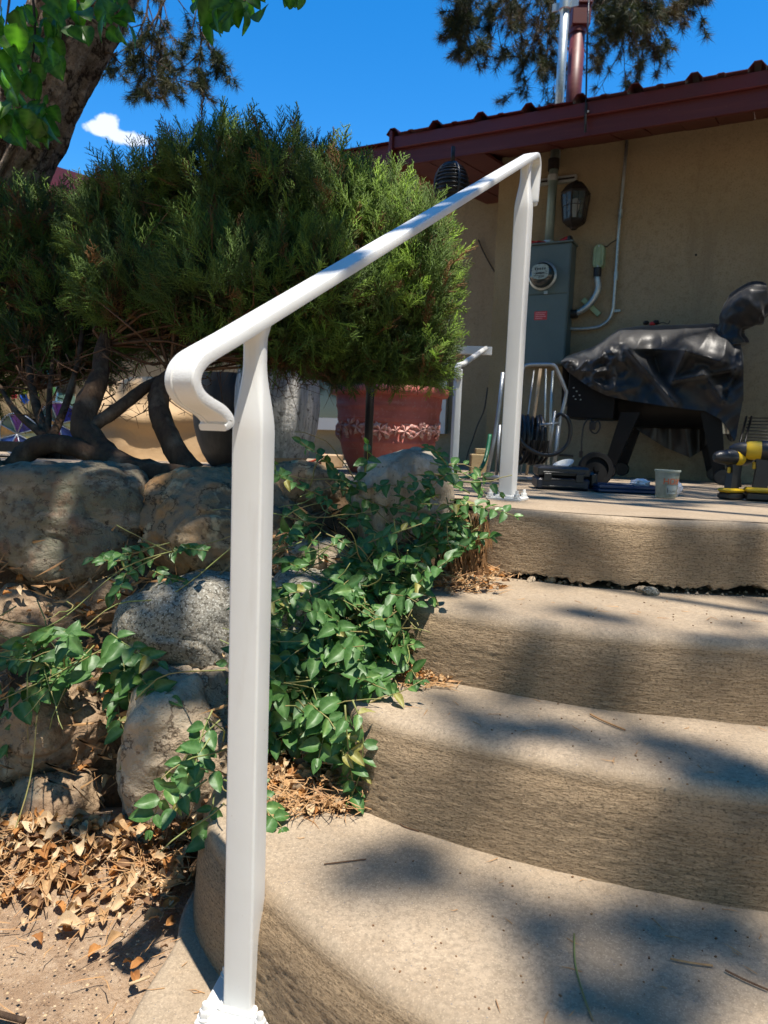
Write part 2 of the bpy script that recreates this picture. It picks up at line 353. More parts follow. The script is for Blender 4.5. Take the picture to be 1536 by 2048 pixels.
def step(pts, zb, zt, center, ns, name, matr, parent, nose=.028, gap=None, tread=.75, amp=1.0, depthrow=16):
    e = crv([V(x, y, 0) for x, y in pts], ns); H = zt-zb; rows = []
    nr = 44
    prof = []
    for i in range(nr): 
        t = i/(nr-1); prof.append((.014*(1-t)-(.010*max(0, (t-.75)/.25)**2), zb-.03+(H+.03-nose)*t, 1.0))
    for i in range(1, 9):
        a = math.pi/2*i/8; prof.append((-.010-nose*(1-math.cos(a)), zt-nose+nose*math.sin(a), max(0, 1-i/4.5)))
    off = [.012, .03, .06, .10, .15, .2, .27, .35, .45, .6, .75, 1.0]
    v = []; uvs = []; rm = []; L = 0; Ls = []
    for i, p in enumerate(e):
        if i: L += (p-e[i-1]).length
        Ls.append(L)
    vv = 0; pv = None; cols = []
    for k, (o_, z, r) in enumerate(prof):
        if pv is not None: vv += math.hypot(o_-pv[0], z-pv[1])
        pv = (o_, z)
        for i, p in enumerate(e):
            t = (e[min(i+1, ns-1)]-e[max(i-1, 0)]).normalized(); nrm = V(t.y, -t.x, 0)
            s = Ls[i]
            d = amp*r*(.0004*noise.noise(V(s*16, z*170, zt*7))+.0014*noise.noise(V(s*60, z*210, 3))+.005*noise.noise(V(s*5, z*7, zt)))
            zz = z+(0 if r > .3 else .0022*noise.noise(V(p.x*7, p.y*7, zt*3)))
            q = p+nrm*(o_+d); q.z = zz
            if gap:
                g = gap(s)
                if z < zb+g:
                    q.z = zb+g+.004*noise.noise(V(s*60, 0, 1)); q -= nrm*.001
                    if k < 3: q = p-nrm*(.030+.014*noise.noise(V(s*30, k, 2))); q.z = zb+g*1.1
                    elif k < 5: q = p-nrm*(.022+.010*noise.noise(V(s*45, k, 5))); q.z = zb+g*(.75 if k == 3 else 1.0)
                    elif k < 7: q = p-nrm*(.006+.005*noise.noise(V(s*50, 1, 0))); q.z = zb+g
            v.append(q); uvs.append((s, vv)); rm.append(min(1, max(0, r)))
    base = prof[-1]
    for o2 in off:
        for i, p in enumerate(e):
            t = (e[min(i+1, ns-1)]-e[max(i-1, 0)]).normalized(); nrm = V(t.y, -t.x, 0)
            q0 = p+nrm*base[0]; c = V(*center, 0); q = q0.lerp(c, o2*tread)
            z = zt+.0022*noise.noise(V(q.x*7, q.y*7, zt*3)); q.z = z; v.append(q); uvs.append((Ls[i], vv+o2)); rm.append(0)
    tot = len(prof)+len(off)
    f = np.array([[a*ns+j, a*ns+j+1, (a+1)*ns+j+1, (a+1)*ns+j] for a in range(tot-1) for j in range(ns-1)])
    return npmesh(name, np.array([tuple(x) for x in v]), f, matr, parent, smooth=True, attrs={'riser': rm}, uv=uvs)

E1 = [(-.30, 1.36), (-.297, 1.2), (-.275, 1.06), (-.222, .965), (-.13, .862), (-.045, .772), (.085, .668), (.30, .565), (.62, .53), (1.1, .56), (1.6, .7)]
E2 = [(-.085, 1.36), (-.078, 1.26), (-.050, 1.16), (.015, 1.09), (.14, 1.025), (.275, .965), (.40, .925), (.53, .895), (.8, .87), (1.15, .93), (1.6, 1.1)]
E3 = [(.025, 1.6), (.035, 1.45), (.075, 1.345), (.215, 1.262), (.38, 1.195), (.55, 1.165), (.66, 1.15), (.95, 1.15), (1.5, 1.25)]
E4 = [(.215, 1.95), (.222, 1.80), (.262, 1.69), (.36, 1.625), (.49, 1.575), (.70, 1.548), (.85, 1.54), (1.2, 1.55), (1.9, 1.65)]
stairs = thing('concrete_stairs', 'curved brown concrete steps with brushed risers climbing to the patio', 'stairs')
step(E1, 0, Z1, (.95, 2.2), 380, 'step', M['concrete'], stairs)
step(E2, Z1, Z2, (1.0, 2.4), 380, 'step', M['concrete'], stairs)
step(E3, Z2, Z3, (1.1, 2.6), 340, 'step', M['concrete'], stairs)
def gapf(s):
    if s < .28: return 0
    return max(0, min(1, (s-.30)/.06))*(.018+.016*noise.noise(V(s*5, 5, 0))+.012*noise.noise(V(s*23, 2, 0))+.007*noise.noise(V(s*75, 2, 4))+.004*noise.noise(V(s*190, 1, 4)))
o = step(E4, Z3, Z4, (1.3, 3.2), 420, 'step', M['patio'], stairs, nose=.022, gap=gapf, tread=.12)
tag(o, 'top step with a crumbled gap along its foot')

def patio():
    # flat sheet from the top step back to the house, falling slightly
    e = crv([V(x, y, 0) for x, y in E4], 80); v = []; f = []
    ys = [0, .1, .3, .8, 1.6, 3, 5.5, 9]
    front = [V(-4, 2.02, 0), V(-2, 2.02, 0), V(-.6, 2.03, 0), V(.1, 2.02, 0), V(.2, 1.97, 0)]
    fr = crv(front, 40)+[p+V(.02, .03, 0) for p in e]
    n = len(fr)
    for k, dy in enumerate(ys):
        for p in fr:
            x = p.x; y = p.y+(dy if k < 7 else 9)
            v.append((x*(1+dy*.12)+(0), y, patio_z(y)+(.0025 if p.y > 1.4 and k < 2 else .003)+.001*noise.noise(V(x*3, y*3, 0))))
    f = [[a*n+j, a*n+j+1, (a+1)*n+j+1, (a+1)*n+j] for a in range(len(ys)-1) for j in range(n-1)]
    o = npmesh('patio', v, f, M['patio'], smooth=False, attrs={'riser': [0]*len(v)}, uv=[(a[0], a[1]) for a in v])
    tag(o, 'flat concrete patio stretching back to the house wall', kind='structure')
    b = MB(); b.box((0.5, 6, -.02), (12, 7.9, 1.05)); b.box((.85, 2.4, 0), (1.3, 1.2, 1.2)); b.box((.1, 1.98, 0), (.4, .36, 1.2)); o = b.build('terrace', M['bank']); tag(o, 'raised earth terrace under the patio', kind='structure')
patio()

# ------------------------------------------------------------------ earth bank behind the boulders and the vines
def sm(a, b, x):
    t = min(1, max(0, (x-a)/(b-a))); return t*t*(3-2*t)
def faceY(x, z):
    k = sm(-.45, -.2, x); return (1-k)*(1.30+.6*z)+k*(.97+1.15*z)
def bank():
    nx, nz_ = 150, 60; v = []
    for i in range(nz_):
        for j in range(nx):
            x = -3.2+3.46*j/(nx-1)
            z = -.05+.69*min(1, i/40); y = faceY(x, z)+.06
            if i > 40: y += (i-40)*.04; z = .64-.003*(i-40)
            y += .035*noise.noise(V(x*6, z*6+i*.1, 0))+.02*noise.noise(V(x*18, z*18, 4)); z += .02*noise.noise(V(x*8, y*8, 9)) if i > 3 else 0
            if x > .12 : z -= (x-.12)*.9
            v.append((x, y, z))
    f = [[a*nx+j, a*nx+j+1, (a+1)*nx+j+1, (a+1)*nx+j] for a in range(nz_-1) for j in range(nx-1)]
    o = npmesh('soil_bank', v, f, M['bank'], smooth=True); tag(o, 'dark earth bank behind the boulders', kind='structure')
bank()

# ------------------------------------------------------------------ handrail
P1 = V(-.166, .88, 0); P2 = V(.346, 1.976, patio_z(1.976)+.003)
RD = V(P2.x-P1.x, P2.y-P1.y, 0).normalized(); LAT = V(RD.y, -RD.x, 0)
def onrail(px, py, lat=.022):
    q = atplane(px, py, P1+LAT*lat, LAT)-P1; return (q.dot(RD), q.z)
def handrail():
    t = thing('handrail', 'white painted steel handrail beside the steps with scrolled lower end', 'handrail', P1)
    HW, TH = .0205, .0138
    und = [(457, 862), (464, 858), (471, 850), (472, 838), (466, 825), (452, 810), (430, 796), (414, 783), (406, 766), (408, 750), (416, 736), (432, 722)]
    pu = [onrail(*p) for p in und]
    a = onrail(488, 688); b = onrail(1040, 339); pu += [a]
    for k in range(1, 8): pu.append((a[0]+(b[0]-a[0])*k/7, a[1]+(b[1]-a[1])*k/7))
    up = crv([V(x, 0, z) for x, z in pu[:13]], 90); up += [V(x, 0, z) for x, z in pu[13:]]
    top = [onrail(*p) for p in ((1062, 325), (1080, 309), (1084, 317), (1084, 335), (1080, 358), (1077, 377))]
    dirn = (V(b[0], 0, b[1])-V(a[0], 0, a[1])).normalized(); B = V(b[0], 0, b[1])
    t0 = B+dirn*.205
    up += crv([t0, t0+V(.018, 0, .004), t0+V(.030, 0, -.006), t0+V(.031, 0, -.03), t0+V(.025, 0, -.075), t0+V(.022, 0, -.108), t0+V(.028, 0, -.118)], 36)
    rings = []; n = len(up)
    prof = []                                       # half-round top, flat underside
    for x, y in ((-1, .25), (-.96, .0), (-.86, -.06), (.86, -.06), (.96, .0), (1, .25), (1, .72), (.96, .90), (.88, .98), (.5, 1.01), (0, 1.02), (-.5, 1.01), (-.88, .98), (-.96, .90), (-1, .72)):
        prof.append((x*HW, y*TH))
    for i, p in enumerate(up):
        tg = (up[min(i+1, n-1)]-up[max(i-1, 0)]).normalized(); nr = V(-tg.z, 0, tg.x)
        k = .55+.45*sm(0, 5, i); k2 = .6+.4*sm(0, 4, n-1-i)
        rings.append([P1+RD*(p+nr*y*k).x+LAT*x*(.86+.14*k)*k2**.3+V(0, 0, (p+nr*y*k).z) for x, y in prof])
    mb = MB()
    mb.loft(rings[:70], True); o = mb.build('scroll', M['white_worn'], t, True, 28); o['label'] = 'blistered paint on the curled lower end'
    mb = MB(); mb.loft(rings[69:-34], True); mb.build('rail', M['white'], t, True, 28)
    mb = MB(); mb.loft(rings[-35:], True); mb.build('rail_hook', M['white'], t, True, 28)
    # raised seam along the outside of the scroll
    mb = MB(); sp = []
    for i in range(0, 66):
        p = up[i]; tg = (up[min(i+1, n-1)]-up[max(i-1, 0)]).normalized(); nr = V(-tg.z, 0, tg.x); q = p+nr*(TH*1.04); sp.append(P1+RD*q.x-LAT*HW*.45+V(0, 0, q.z))
    mb.tube(sp[4:], .0016, 6); mb.build('seam', M['white_worn'], t, True)
    def railz(P):
        u = (P-P1).dot(RD); return a[1]+(b[1]-a[1])*(u-a[0])/(b[0]-a[0])
    for P, ang, base in ((P1, 14, 0), (P2, 30, P2.z)):
        zt = railz(P)+.004; w = .0205; rz = Matrix.Rotation(-R(ang), 3, 'Z'); rings = []
        hs = [0.006]+[(zt-.15-base)*k/6 for k in range(1, 7)]+[zt-base-.15+.15*k/16 for k in range(1, 17)]
        for h in hs:
            k = sm(zt-base-.135, zt-base-.045, h); fl = sm(zt-base-.022, zt-base, h)
            wx = w*(1-k)+.0135*k+.005*fl; wy = w*(1-k)+.0125*k+.003*fl; r = .0035*(1-k)+.009*k
            ring = []
            for sx, sy in ((1, 1), (-1, 1), (-1, -1), (1, -1)):
                for q in range(4):
                    a_ = {(1, 1): 0, (-1, 1): 90, (-1, -1): 180, (1, -1): 270}[(sx, sy)]+q*30
                    lo_ = rz@V(sx*(wx-r)+r*math.cos(R(a_)), sy*(wy-r)+r*math.sin(R(a_)), 0); ring.append(V(P.x, P.y, base+h+lo_.dot(RD)*.51*sm(zt-base-.06, zt-base, h))+lo_)
            rings.append(ring)
        mb = MB(); mb.loft(rings, True); mb.build('post', M['white'], t, True, 40)
        rp = Matrix.Rotation(-R(ang-4), 3, 'Z')
        mb = MB(); mb.box((P.x, P.y, base+.005), (.098, .098, .009), rp, .002); pl = mb.build('base_plate', M['white'], t, True, 30)
        mb = MB(); ring = []
        for k in range(4):
            c0 = [(1, 1), (-1, 1), (-1, -1), (1, -1)][k]; c1 = [(1, 1), (-1, 1), (-1, -1), (1, -1)][(k+1) % 4]
            for j in range(9):
                q = V(c0[0], c0[1], 0).lerp(V(c1[0], c1[1], 0), j/9)*.0235; ring.append(V(P.x, P.y, base+.011)+rz@q+V(0, 0, .0006*noise.noise(V(j*1.2, k*3, ang))))
        mb.tube(ring+[ring[0]], [.0042+.0009*noise.noise(V(i*1.3, ang, 0)) for i in range(len(ring)+1)], 8, True); mb.build('weld_bead', M['white_worn'], t, True)
        for sx, sy in ((1, 1), (-1, 1), (-1, -1), (1, -1)):
            c = V(P.x, P.y, base+.0098)+rp@V(sx*.038, sy*.038, 0); mb = MB()
            mb.lathe([(0, 0), (.0105, 0), (.0105, .0018), (0, .0018)], c, 20); mb.lathe([(0, .0018), (.0078, .0018), (.0082, .003), (.0082, .0095), (.0074, .011), (0, .011)], c, 6)
            mb.lathe([(.0045, .0105), (.0045, .0185), (.0037, .0205), (0, .0205)], c, 14); mb.build('anchor_bolt', M['white'], pl, True, 30)
handrail()

# ------------------------------------------------------------------ boulders
def rock_mat(name, base, layers, bumps): return mat(name, base, .88, spec=.25, layers=layers, bumps=bumps)
RK = {
 'grey': rock_mat('grey_tan_rock', (.25, .205, .145), ((3, .4, .62, (.15, .145, .10)), ((5, 5, 22), .5, .68, (.36, .29, .21)), (13, .55, .7, (.20, .12, .075)), (70, .60, .68, (.07, .055, .04)), (5, .62, .72, (.13, .14, .10)), ((5, 5, 9), .006, .0, (.06, .045, .03), 6, 'crack'), (45, .52, .66, (.12, .09, .06))), ((14, .8, .018), (60, .8, .006), (240, .5, .002))),
 'rusty': rock_mat('rusty_rock', (.23, .17, .105), (((7, 7, 12), .42, .6, (.34, .19, .08)), (4, .5, .64, (.12, .105, .075)), (18, .56, .66, (.44, .34, .20)), (60, .58, .7, (.08, .06, .04)), ((6, 6, 9), .012, .0, (.05, .035, .02), 7, 'crack')), ((10, .8, .02), (50, .6, .005), (220, .4, .0015))),
 'granite': rock_mat('speckled_granite', (.28, .26, .205), ((4, .42, .62, (.31, .255, .18)), (3, .5, .62, (.22, .21, .18)), (130, .50, .58, (.10, .09, .07), 3), (230, .56, .62, (.40, .39, .34), 2)), ((90, .7, .004), (16, .5, .01))),
 'pale': rock_mat('pale_sandstone', (.42, .335, .235), ((4, .42, .64, (.33, .25, .17)), (24, .5, .7, (.50, .42, .31)), (60, .62, .72, (.19, .13, .09)), (5, .010, .0, (.10, .07, .045), 7, 'crack')), ((9, .9, .03), (38, .8, .009), (160, .6, .003))),
 'brown': rock_mat('warm_brown_rock', (.33, .235, .145), ((5, .42, .62, (.24, .16, .10)), (20, .52, .7, (.42, .32, .21)), (90, .6, .7, (.13, .09, .06)), (6, .010, .0, (.10, .065, .04), 7, 'crack')), ((12, .9, .02), (70, .7, .004))),
 'ribbed': rock_mat('ribbed_grey_rock', (.40, .36, .29), (((26, 26, 4), .44, .62, (.24, .20, .15)), (6, .5, .66, (.30, .24, .17)), (90, .6, .7, (.14, .11, .08))), (((40, 40, 5), 1, .012), (90, .6, .003))),
}
wall = thing('boulder_wall', 'dry-stacked boulder retaining wall left of the steps below the juniper', 'retaining wall', (-.6, 1.3, 0))
def ico(sub):
    import bmesh
    bm = bmesh.new(); bmesh.ops.create_icosphere(bm, subdivisions=sub, radius=1)
    v = np.array([tuple(q.co) for q in bm.verts]); f = np.array([[x.index for x in q.verts] for q in bm.faces]); bm.free(); return v, f
ICO = ico(6)
def boulder(px, py, rx, ry, dep, mt, seed, label, planes=14, back=.55, tilt=0, rough=.02, Yo=0, sub=None, fy=None):
    # centre of the visible face, on the sloping face of the wall
    d = pray(px, py); o = V(0, 0, HC); Y = 1.3
    for _ in range(12):
        p = o+d*(Y/d.y); Y = (faceY(p.x, p.z) if fy is None else fy)+Yo
    c = o+d*(Y/d.y); k = Y/FPX*1.16; sx, sz = rx*k, ry*k
    r = random.Random(seed); v, f = ICO; v = v.copy()
    pl = []
    for i in range(planes):
        n = V(r.gauss(0, 1), r.gauss(0, 1), r.gauss(0, 1)).normalized(); pl.append((np.array(n), r.uniform(.80, 1.0)))
    rad = np.full(len(v), 1.12)
    pl += [(np.array([math.cos(b_)*math.cos(a_), math.sin(a_), math.sin(b_)*math.cos(a_)]), .90) for a_, b_ in ((-1.2, .2), (0, .15+.1*(seed % 3)), (0, 1.65), (0, 3.3), (0, 4.75))]
    P = 12
    acc = (rad**-P)
    for n, dd in pl:
        q = np.maximum(v@n, 1e-4)/dd; acc += q**P
    rad = acc**(-1/P)
    pts = v*rad[:, None]
    mx = np.abs(pts).max(0); pts = pts/mx
    c2, s2 = math.cos(R(tilt)), math.sin(R(tilt))
    x = pts[:, 0]*sx; y = pts[:, 1]*dep; z = pts[:, 2]*sz
    pts = np.stack([x*c2-z*s2, y, x*s2+z*c2], 1)
    out = []
    for q, nn in zip(pts, v):
        w = V(*q)
        h = rough*(noise.fractal(w*7+V(seed, 0, 0), .8, 2.1, 7)+.7*abs(noise.noise(w*19+V(0, seed, 0)))-.5*max(0, 1-abs(noise.noise(w*6+V(seed, seed, 0)))*16)-.25*(1-min(1, abs(noise.noise(w*5+V(0, 0, seed)))*9)))
        out.append(q+nn*h)
    ctr = c+V(0, dep*back, 0)
    # keep the map of the rock in its own space so every stone differs
    o_ = npmesh('boulder', np.array(out), f, RK[mt], wall, smooth=True); o_.location = ctr
    o_['label'] = label
boulder(108, 1054, 172, 112, .24, 'grey', 3, 'broad grey boulder with smooth flat face at the top left', 11, rough=.013)
boulder(425, 1062, 155, 104, .22, 'rusty', 11, 'rust-streaked boulder in the middle of the top row', 12, tilt=-8, rough=.02)
boulder(415, 1282, 178, 118, .22, 'granite', 21, 'rounded speckled granite boulder', 10, tilt=-5, rough=.012)
boulder(350, 1556, 150, 172, .19, 'pale', 35, 'pale cracked boulder beside the lowest step', 12, rough=.017, Yo=-.05)
boulder(80, 1500, 116, 110, .18, 'brown', 41, 'warm brown blocky boulder', 12, tilt=4, rough=.02)
boulder(60, 1660, 108, 78, .14, 'brown', 52, 'low brown boulder at the soil line', 12, rough=.018, Yo=-.02)
boulder(800, 1022, 92, 108, .16, 'ribbed', 63, 'ribbed pale grey boulder beside the top step', 12, tilt=-12, rough=.018, fy=1.68)
boulder(640, 1135, 62, 50, .1, 'pale', 71, 'small pale stone among the vines', 10, rough=.01, Yo=.06)
boulder(620, 1290, 95, 120, .16, 'granite', 82, 'dark granite boulder mostly under vines', 11, rough=.015, Yo=.04)
boulder(40, 1275, 130, 110, .16, 'brown', 93, 'shaded boulder hidden behind the left vines', 11, rough=.02, Yo=.10)
boulder(215, 1195, 90, 42, .1, 'brown', 95, 'narrow stone wedged below the top boulders', 10, rough=.015, Yo=.07)
boulder(610, 1010, 80, 80, .16, 'rusty', 97, 'shaded boulder behind the upper post', 11, rough=.015, Yo=.08)
boulder(-190, 1120, 130, 200, .2, 'grey', 98, 'grey boulder at the left end', 11, rough=.015)
boulder(-170, 1500, 140, 190, .2, 'pale', 99, 'pale boulder at the left end', 11, rough=.015)

# ------------------------------------------------------------------ leaves: shared meshes
def leaf_mesh(name, mt, L=1, Wd=.55, kind='ovate', fold=.18, curl=.15, seed=0, nl=8):
    r = random.Random(seed); v = []; f = []; vein = []
    cols = (-1, -.55, -.08, .08, .55, 1)
    for i in range(nl+1):
        t = i/nl
        if kind == 'ovate': w = Wd/2*math.sin(math.pi*t**.72)**.8*(1-.12*t)
        elif kind == 'heart': w = Wd/2*(math.sin(math.pi*t**.55)**.7)*(1 if t > .02 else 0)
        else: w = Wd/2*math.sin(math.pi*t**.85)**.7*(1+.07*math.sin(t*19+seed))
        w = max(w, .004)
        for c in cols:
            y = t*L; x = c*w; 
            if kind == 'heart' and i < 3: y -= abs(c)*.10*L*(1-i/3)
            z = abs(c)*w*fold*2-curl*L*t*t+.02*L*math.sin(t*9+c*3+seed)
            if kind == 'dry': z += .12*L*math.sin(t*6+seed)*c*c+.05*L*r.uniform(-1, 1)+abs(c)*.25*L*math.sin(t*3.1)*fold*3
            v.append((x, y, z)); vein.append(.85 if abs(c) < .1 else (.35 if i % 2 and abs(c) < .9 else 0))
    m_ = len(cols)
    for i in range(nl):
        for j in range(m_-1): f.append((i*m_+j, i*m_+j+1, (i+1)*m_+j+1, (i+1)*m_+j))
    me = bpy.data.meshes.new(name); me.from_pydata(v, [], f)
    a = me.attributes.new('vein', 'FLOAT', 'POINT'); a.data.foreach_set('value', vein)
    me.polygons.foreach_set('use_smooth', [True]*len(f)); me.materials.append(mt); me.update(); return me
VL = [leaf_mesh('leaf', M['vinca'], 1, .56+.05*k, 'ovate', .14+.05*k, .12*k-.05, k) for k in range(4)]
M['vinca_old'] = mat('yellowing_periwinkle_leaf', (.30, .26, .05), .5, layers=((30, .4, .65, (.16, .20, .04)), (60, .55, .7, (.25, .14, .05))), trans=(.25, (1.2, 1.3, .4)), attr=('vein', (.4, .38, .15)))
VO = [leaf_mesh('leaf', M['vinca_old'], 1, .5, 'ovate', .3, .25, k+19) for k in range(2)]
VY = [leaf_mesh('leaf', M['vinca_light'], 1, .58, 'ovate', .2, .1*k, k+9) for k in range(2)]
BL = [leaf_mesh('leaf', M['broad'], 1, .92, 'heart', .10+.05*k, .10+.05*k, k) for k in range(3)]
DRY = [leaf_mesh('dry_leaf', M['dry%d' % (1+k % 4)], 1, .5+.07*(k % 3), 'dry', .25, .2, k*3) for k in range(8)]
def frame(fwd, up):
    y = fwd.normalized(); z = (up-y*up.dot(y)).normalized(); x = y.cross(z); return Matrix((x, y, z)).transposed()
def put(me, name, p, fwd, up, size, parent=None):
    o = bpy.data.objects.new(name, me); COL.objects.link(o)
    o.matrix_world = Matrix.Translation(p)@frame(fwd, up).to_4x4()@Matrix.Scale(size, 4)
    if parent: o.parent = parent
    return o

# ------------------------------------------------------------------ periwinkle vines
def vine(label, region, nst, nleaf, size, lightness=.1, off=(.02, .10), sl=(.12, .30), drop=.5, seed=1, paths=None, fy=None):
    r = random.Random(seed); t = thing('periwinkle_vine', label, 'vine', group='periwinkle vines spilling over the boulder wall'); mb = MB(); leaves = 0
    starts = list(paths or [])
    for i in range(nst):
        x0, y0, x1, y1 = r.choice(region); px = r.uniform(x0, x1); py = r.uniform(y0, y1); d = pray(px, py); Y = 1.3
        for _ in range(12): p = V(0, 0, HC)+d*(Y/d.y); Y = faceY(p.x, p.z) if fy is None else fy(p)
        p = V(0, 0, HC)+d*((Y-r.uniform(*off))/d.y)
        dr = V(r.uniform(-1, 1), -r.uniform(.2, .8), r.uniform(-.7, .5)).normalized(); L = r.uniform(*sl); n = int(L/.022); pts = [p]
        for k in range(n):
            dr = (dr+V(r.gauss(0, .16), r.gauss(0, .12), r.gauss(0, .14)-.05*drop)).normalized(); pts.append(pts[-1]+dr*.022)
            q = pts[-1]; yy = (faceY(q.x, q.z) if fy is None else fy(q))-.02
            if q.y > yy: pts[-1] = V(q.x, yy, q.z)
            if q.x > .10 and q.z < .5 or q.x > .05 and q.z < .33: pts.pop(); break
        if len(pts) < 2: continue
        starts.append(pts)
    for pts in starts:
        mb = MB(); mb.tube(pts, [.0016*(1-.5*i/len(pts)) for i in range(len(pts))], 5); mb.build('stem', M['stem'], t, True)
        for k in range(1, len(pts)):
            if leaves >= nleaf: break
            dr = (pts[k]-pts[k-1]).normalized(); sd_ = dr.cross(V(r.gauss(0, .5), -.6, 1)).normalized(); end = k/len(pts)
            last = k == len(pts)-1
            for s2 in (-1, 1):
                if r.random() < .08: continue
                fw = (sd_*s2*(.35 if last else 1)+dr*(.9 if last else r.uniform(.2, .6))+V(0, -.12, -.15)+V(r.gauss(0, .2), r.gauss(0, .2), r.gauss(0, .2))).normalized()
                up = V(r.gauss(0, .45), -.75+r.gauss(0, .3), .8+r.gauss(0, .3))
                young = r.random() < lightness+(.3 if end > .85 else 0)
                me = r.choice(VO if r.random() < .035 else (VY if young else VL)); sz = size*r.uniform(.7, 1.2)*(.62 if end > .8 else 1)
                put(me, 'leaf', pts[k], fw, up, sz, t); leaves += 1
    return t
def pxpath(pts, fy=None, off=.06):
    out = []
    for px, py in pts:
        d = pray(px, py); Y = 1.3
        for _ in range(12): p = V(0, 0, HC)+d*(Y/d.y); Y = (faceY(p.x, p.z) if fy is None else fy(p))-off
        out.append(V(0, 0, HC)+d*(Y/d.y))
    n = max(4, int(sum((out[i+1]-out[i]).length for i in range(len(out)-1))/.022)); return crv(out, n)
vine('dense shaded periwinkle below the two big flowerpots and right of the front post', [(555, 950, 700, 1130), (560, 1050, 760, 1180), (640, 960, 720, 1010)], 50, 210, .034, .04, seed=2)
vine('half-shaded periwinkle between the pale rock by the top step and the post', [(600, 1080, 800, 1200), (680, 1100, 860, 1180)], 50, 260, .036, .06, seed=12, sl=(.10, .2))
vine('sunlit periwinkle in the middle of the bank left of the second and third steps', [(560, 1130, 820, 1300), (560, 1180, 760, 1380), (740, 1150, 860, 1330)], 74, 300, .037, .12, seed=3, sl=(.10, .2))
vine('broad-leaved periwinkle in full sun beside the rim of the second step', [(600, 1260, 760, 1420), (560, 1220, 700, 1330)], 40, 250, .039, .14, seed=13, sl=(.08, .18))
vine('lower periwinkle with large leaves just right of the front post', [(555, 1290, 720, 1440), (560, 1340, 660, 1420)], 28, 160, .046, .10, seed=4, sl=(.08, .16),
     paths=[pxpath([(500, 1480), (545, 1440), (600, 1385), (630, 1330), (660, 1260)]), pxpath([(640, 1370), (680, 1420), (700, 1500), (712, 1570)]), pxpath([(560, 1270), (585, 1330), (590, 1400)])])
vine('thin periwinkle strands tangled with straw at the corner of the top step', [(870, 930, 940, 1010), (860, 1030, 950, 1100), (820, 1050, 900, 1150)], 40, 250, .029, .28, seed=5, sl=(.07, .16), fy=lambda p: 1.60,
     paths=[[q for q in pxpath([(860, 925), (910, 940), (950, 960), (975, 1000)], lambda p: 1.60, .02)], pxpath([(900, 1000), (945, 1005), (965, 1040), (955, 1090)], lambda p: 1.56, .02), pxpath([(880, 930), (935, 930), (975, 960), (1000, 985)], lambda p: 1.7, .0)])
vine('periwinkle hanging over the shaded boulders at the left edge of the photo', [(0, 1180, 150, 1330), (0, 1290, 230, 1370), (60, 1250, 240, 1360)], 30, 170, .044, .06, seed=6, sl=(.10, .24), off=(.05, .16))
vine('periwinkle sprig trailing down the pale boulder left of the front post', [(415, 1430, 455, 1540), (400, 1520, 450, 1620)], 9, 64, .038, .10, seed=7, sl=(.06, .14), off=(.10, .17),
     paths=[pxpath([(440, 1440), (380, 1500), (320, 1600), (300, 1660)], off=.16), pxpath([(425, 1420), (400, 1480), (390, 1560)], off=.16)])
vine('small dark periwinkle sprig in the gap between the two top boulders', [(240, 1090, 330, 1150), (300, 1080, 350, 1130)], 14, 70, .028, .1, seed=8, sl=(.06, .14), off=(.06, .12))
vine('periwinkle strand trailing past the second step foot onto the lowest step', [(690, 1480, 715, 1560)], 2, 40, .030, .15, seed=9, sl=(.05, .08), off=(.0, .03),
     paths=[pxpath([(705, 1400), (725, 1460), (722, 1540), (700, 1600)], lambda p: 1.10, 0), pxpath([(690, 1410), (695, 1480), (705, 1560), (702, 1620)], lambda p: 1.10, 0), pxpath([(705, 1425), (760, 1395), (800, 1385), (845, 1360)], lambda p: 1.17, 0)])
# bare woody runners crossing the boulders
rn = MB()
for pts, off_ in (([(0, 1290), (120, 1240), (260, 1130), (440, 1080), (500, 1050)], .14), ([(130, 1290), (230, 1210), (340, 1190), (470, 1090)], .16), ([(0, 1400), (110, 1350), (220, 1290)], .17),
            ([(600, 1470), (680, 1420), (830, 1370)], .08), ([(270, 1400), (330, 1350), (450, 1340)], .22), ([(240, 1540), (262, 1470), (300, 1380)], .12), ([(10, 1720), (60, 1560), (75, 1420)], .16)):
    rn.tube(pxpath(pts, off=off_), .0014, 5)
tag(rn.build('dry_runners', M['stem'], None, True), 'bare yellowish vine runners strung across the boulders', 'vine')

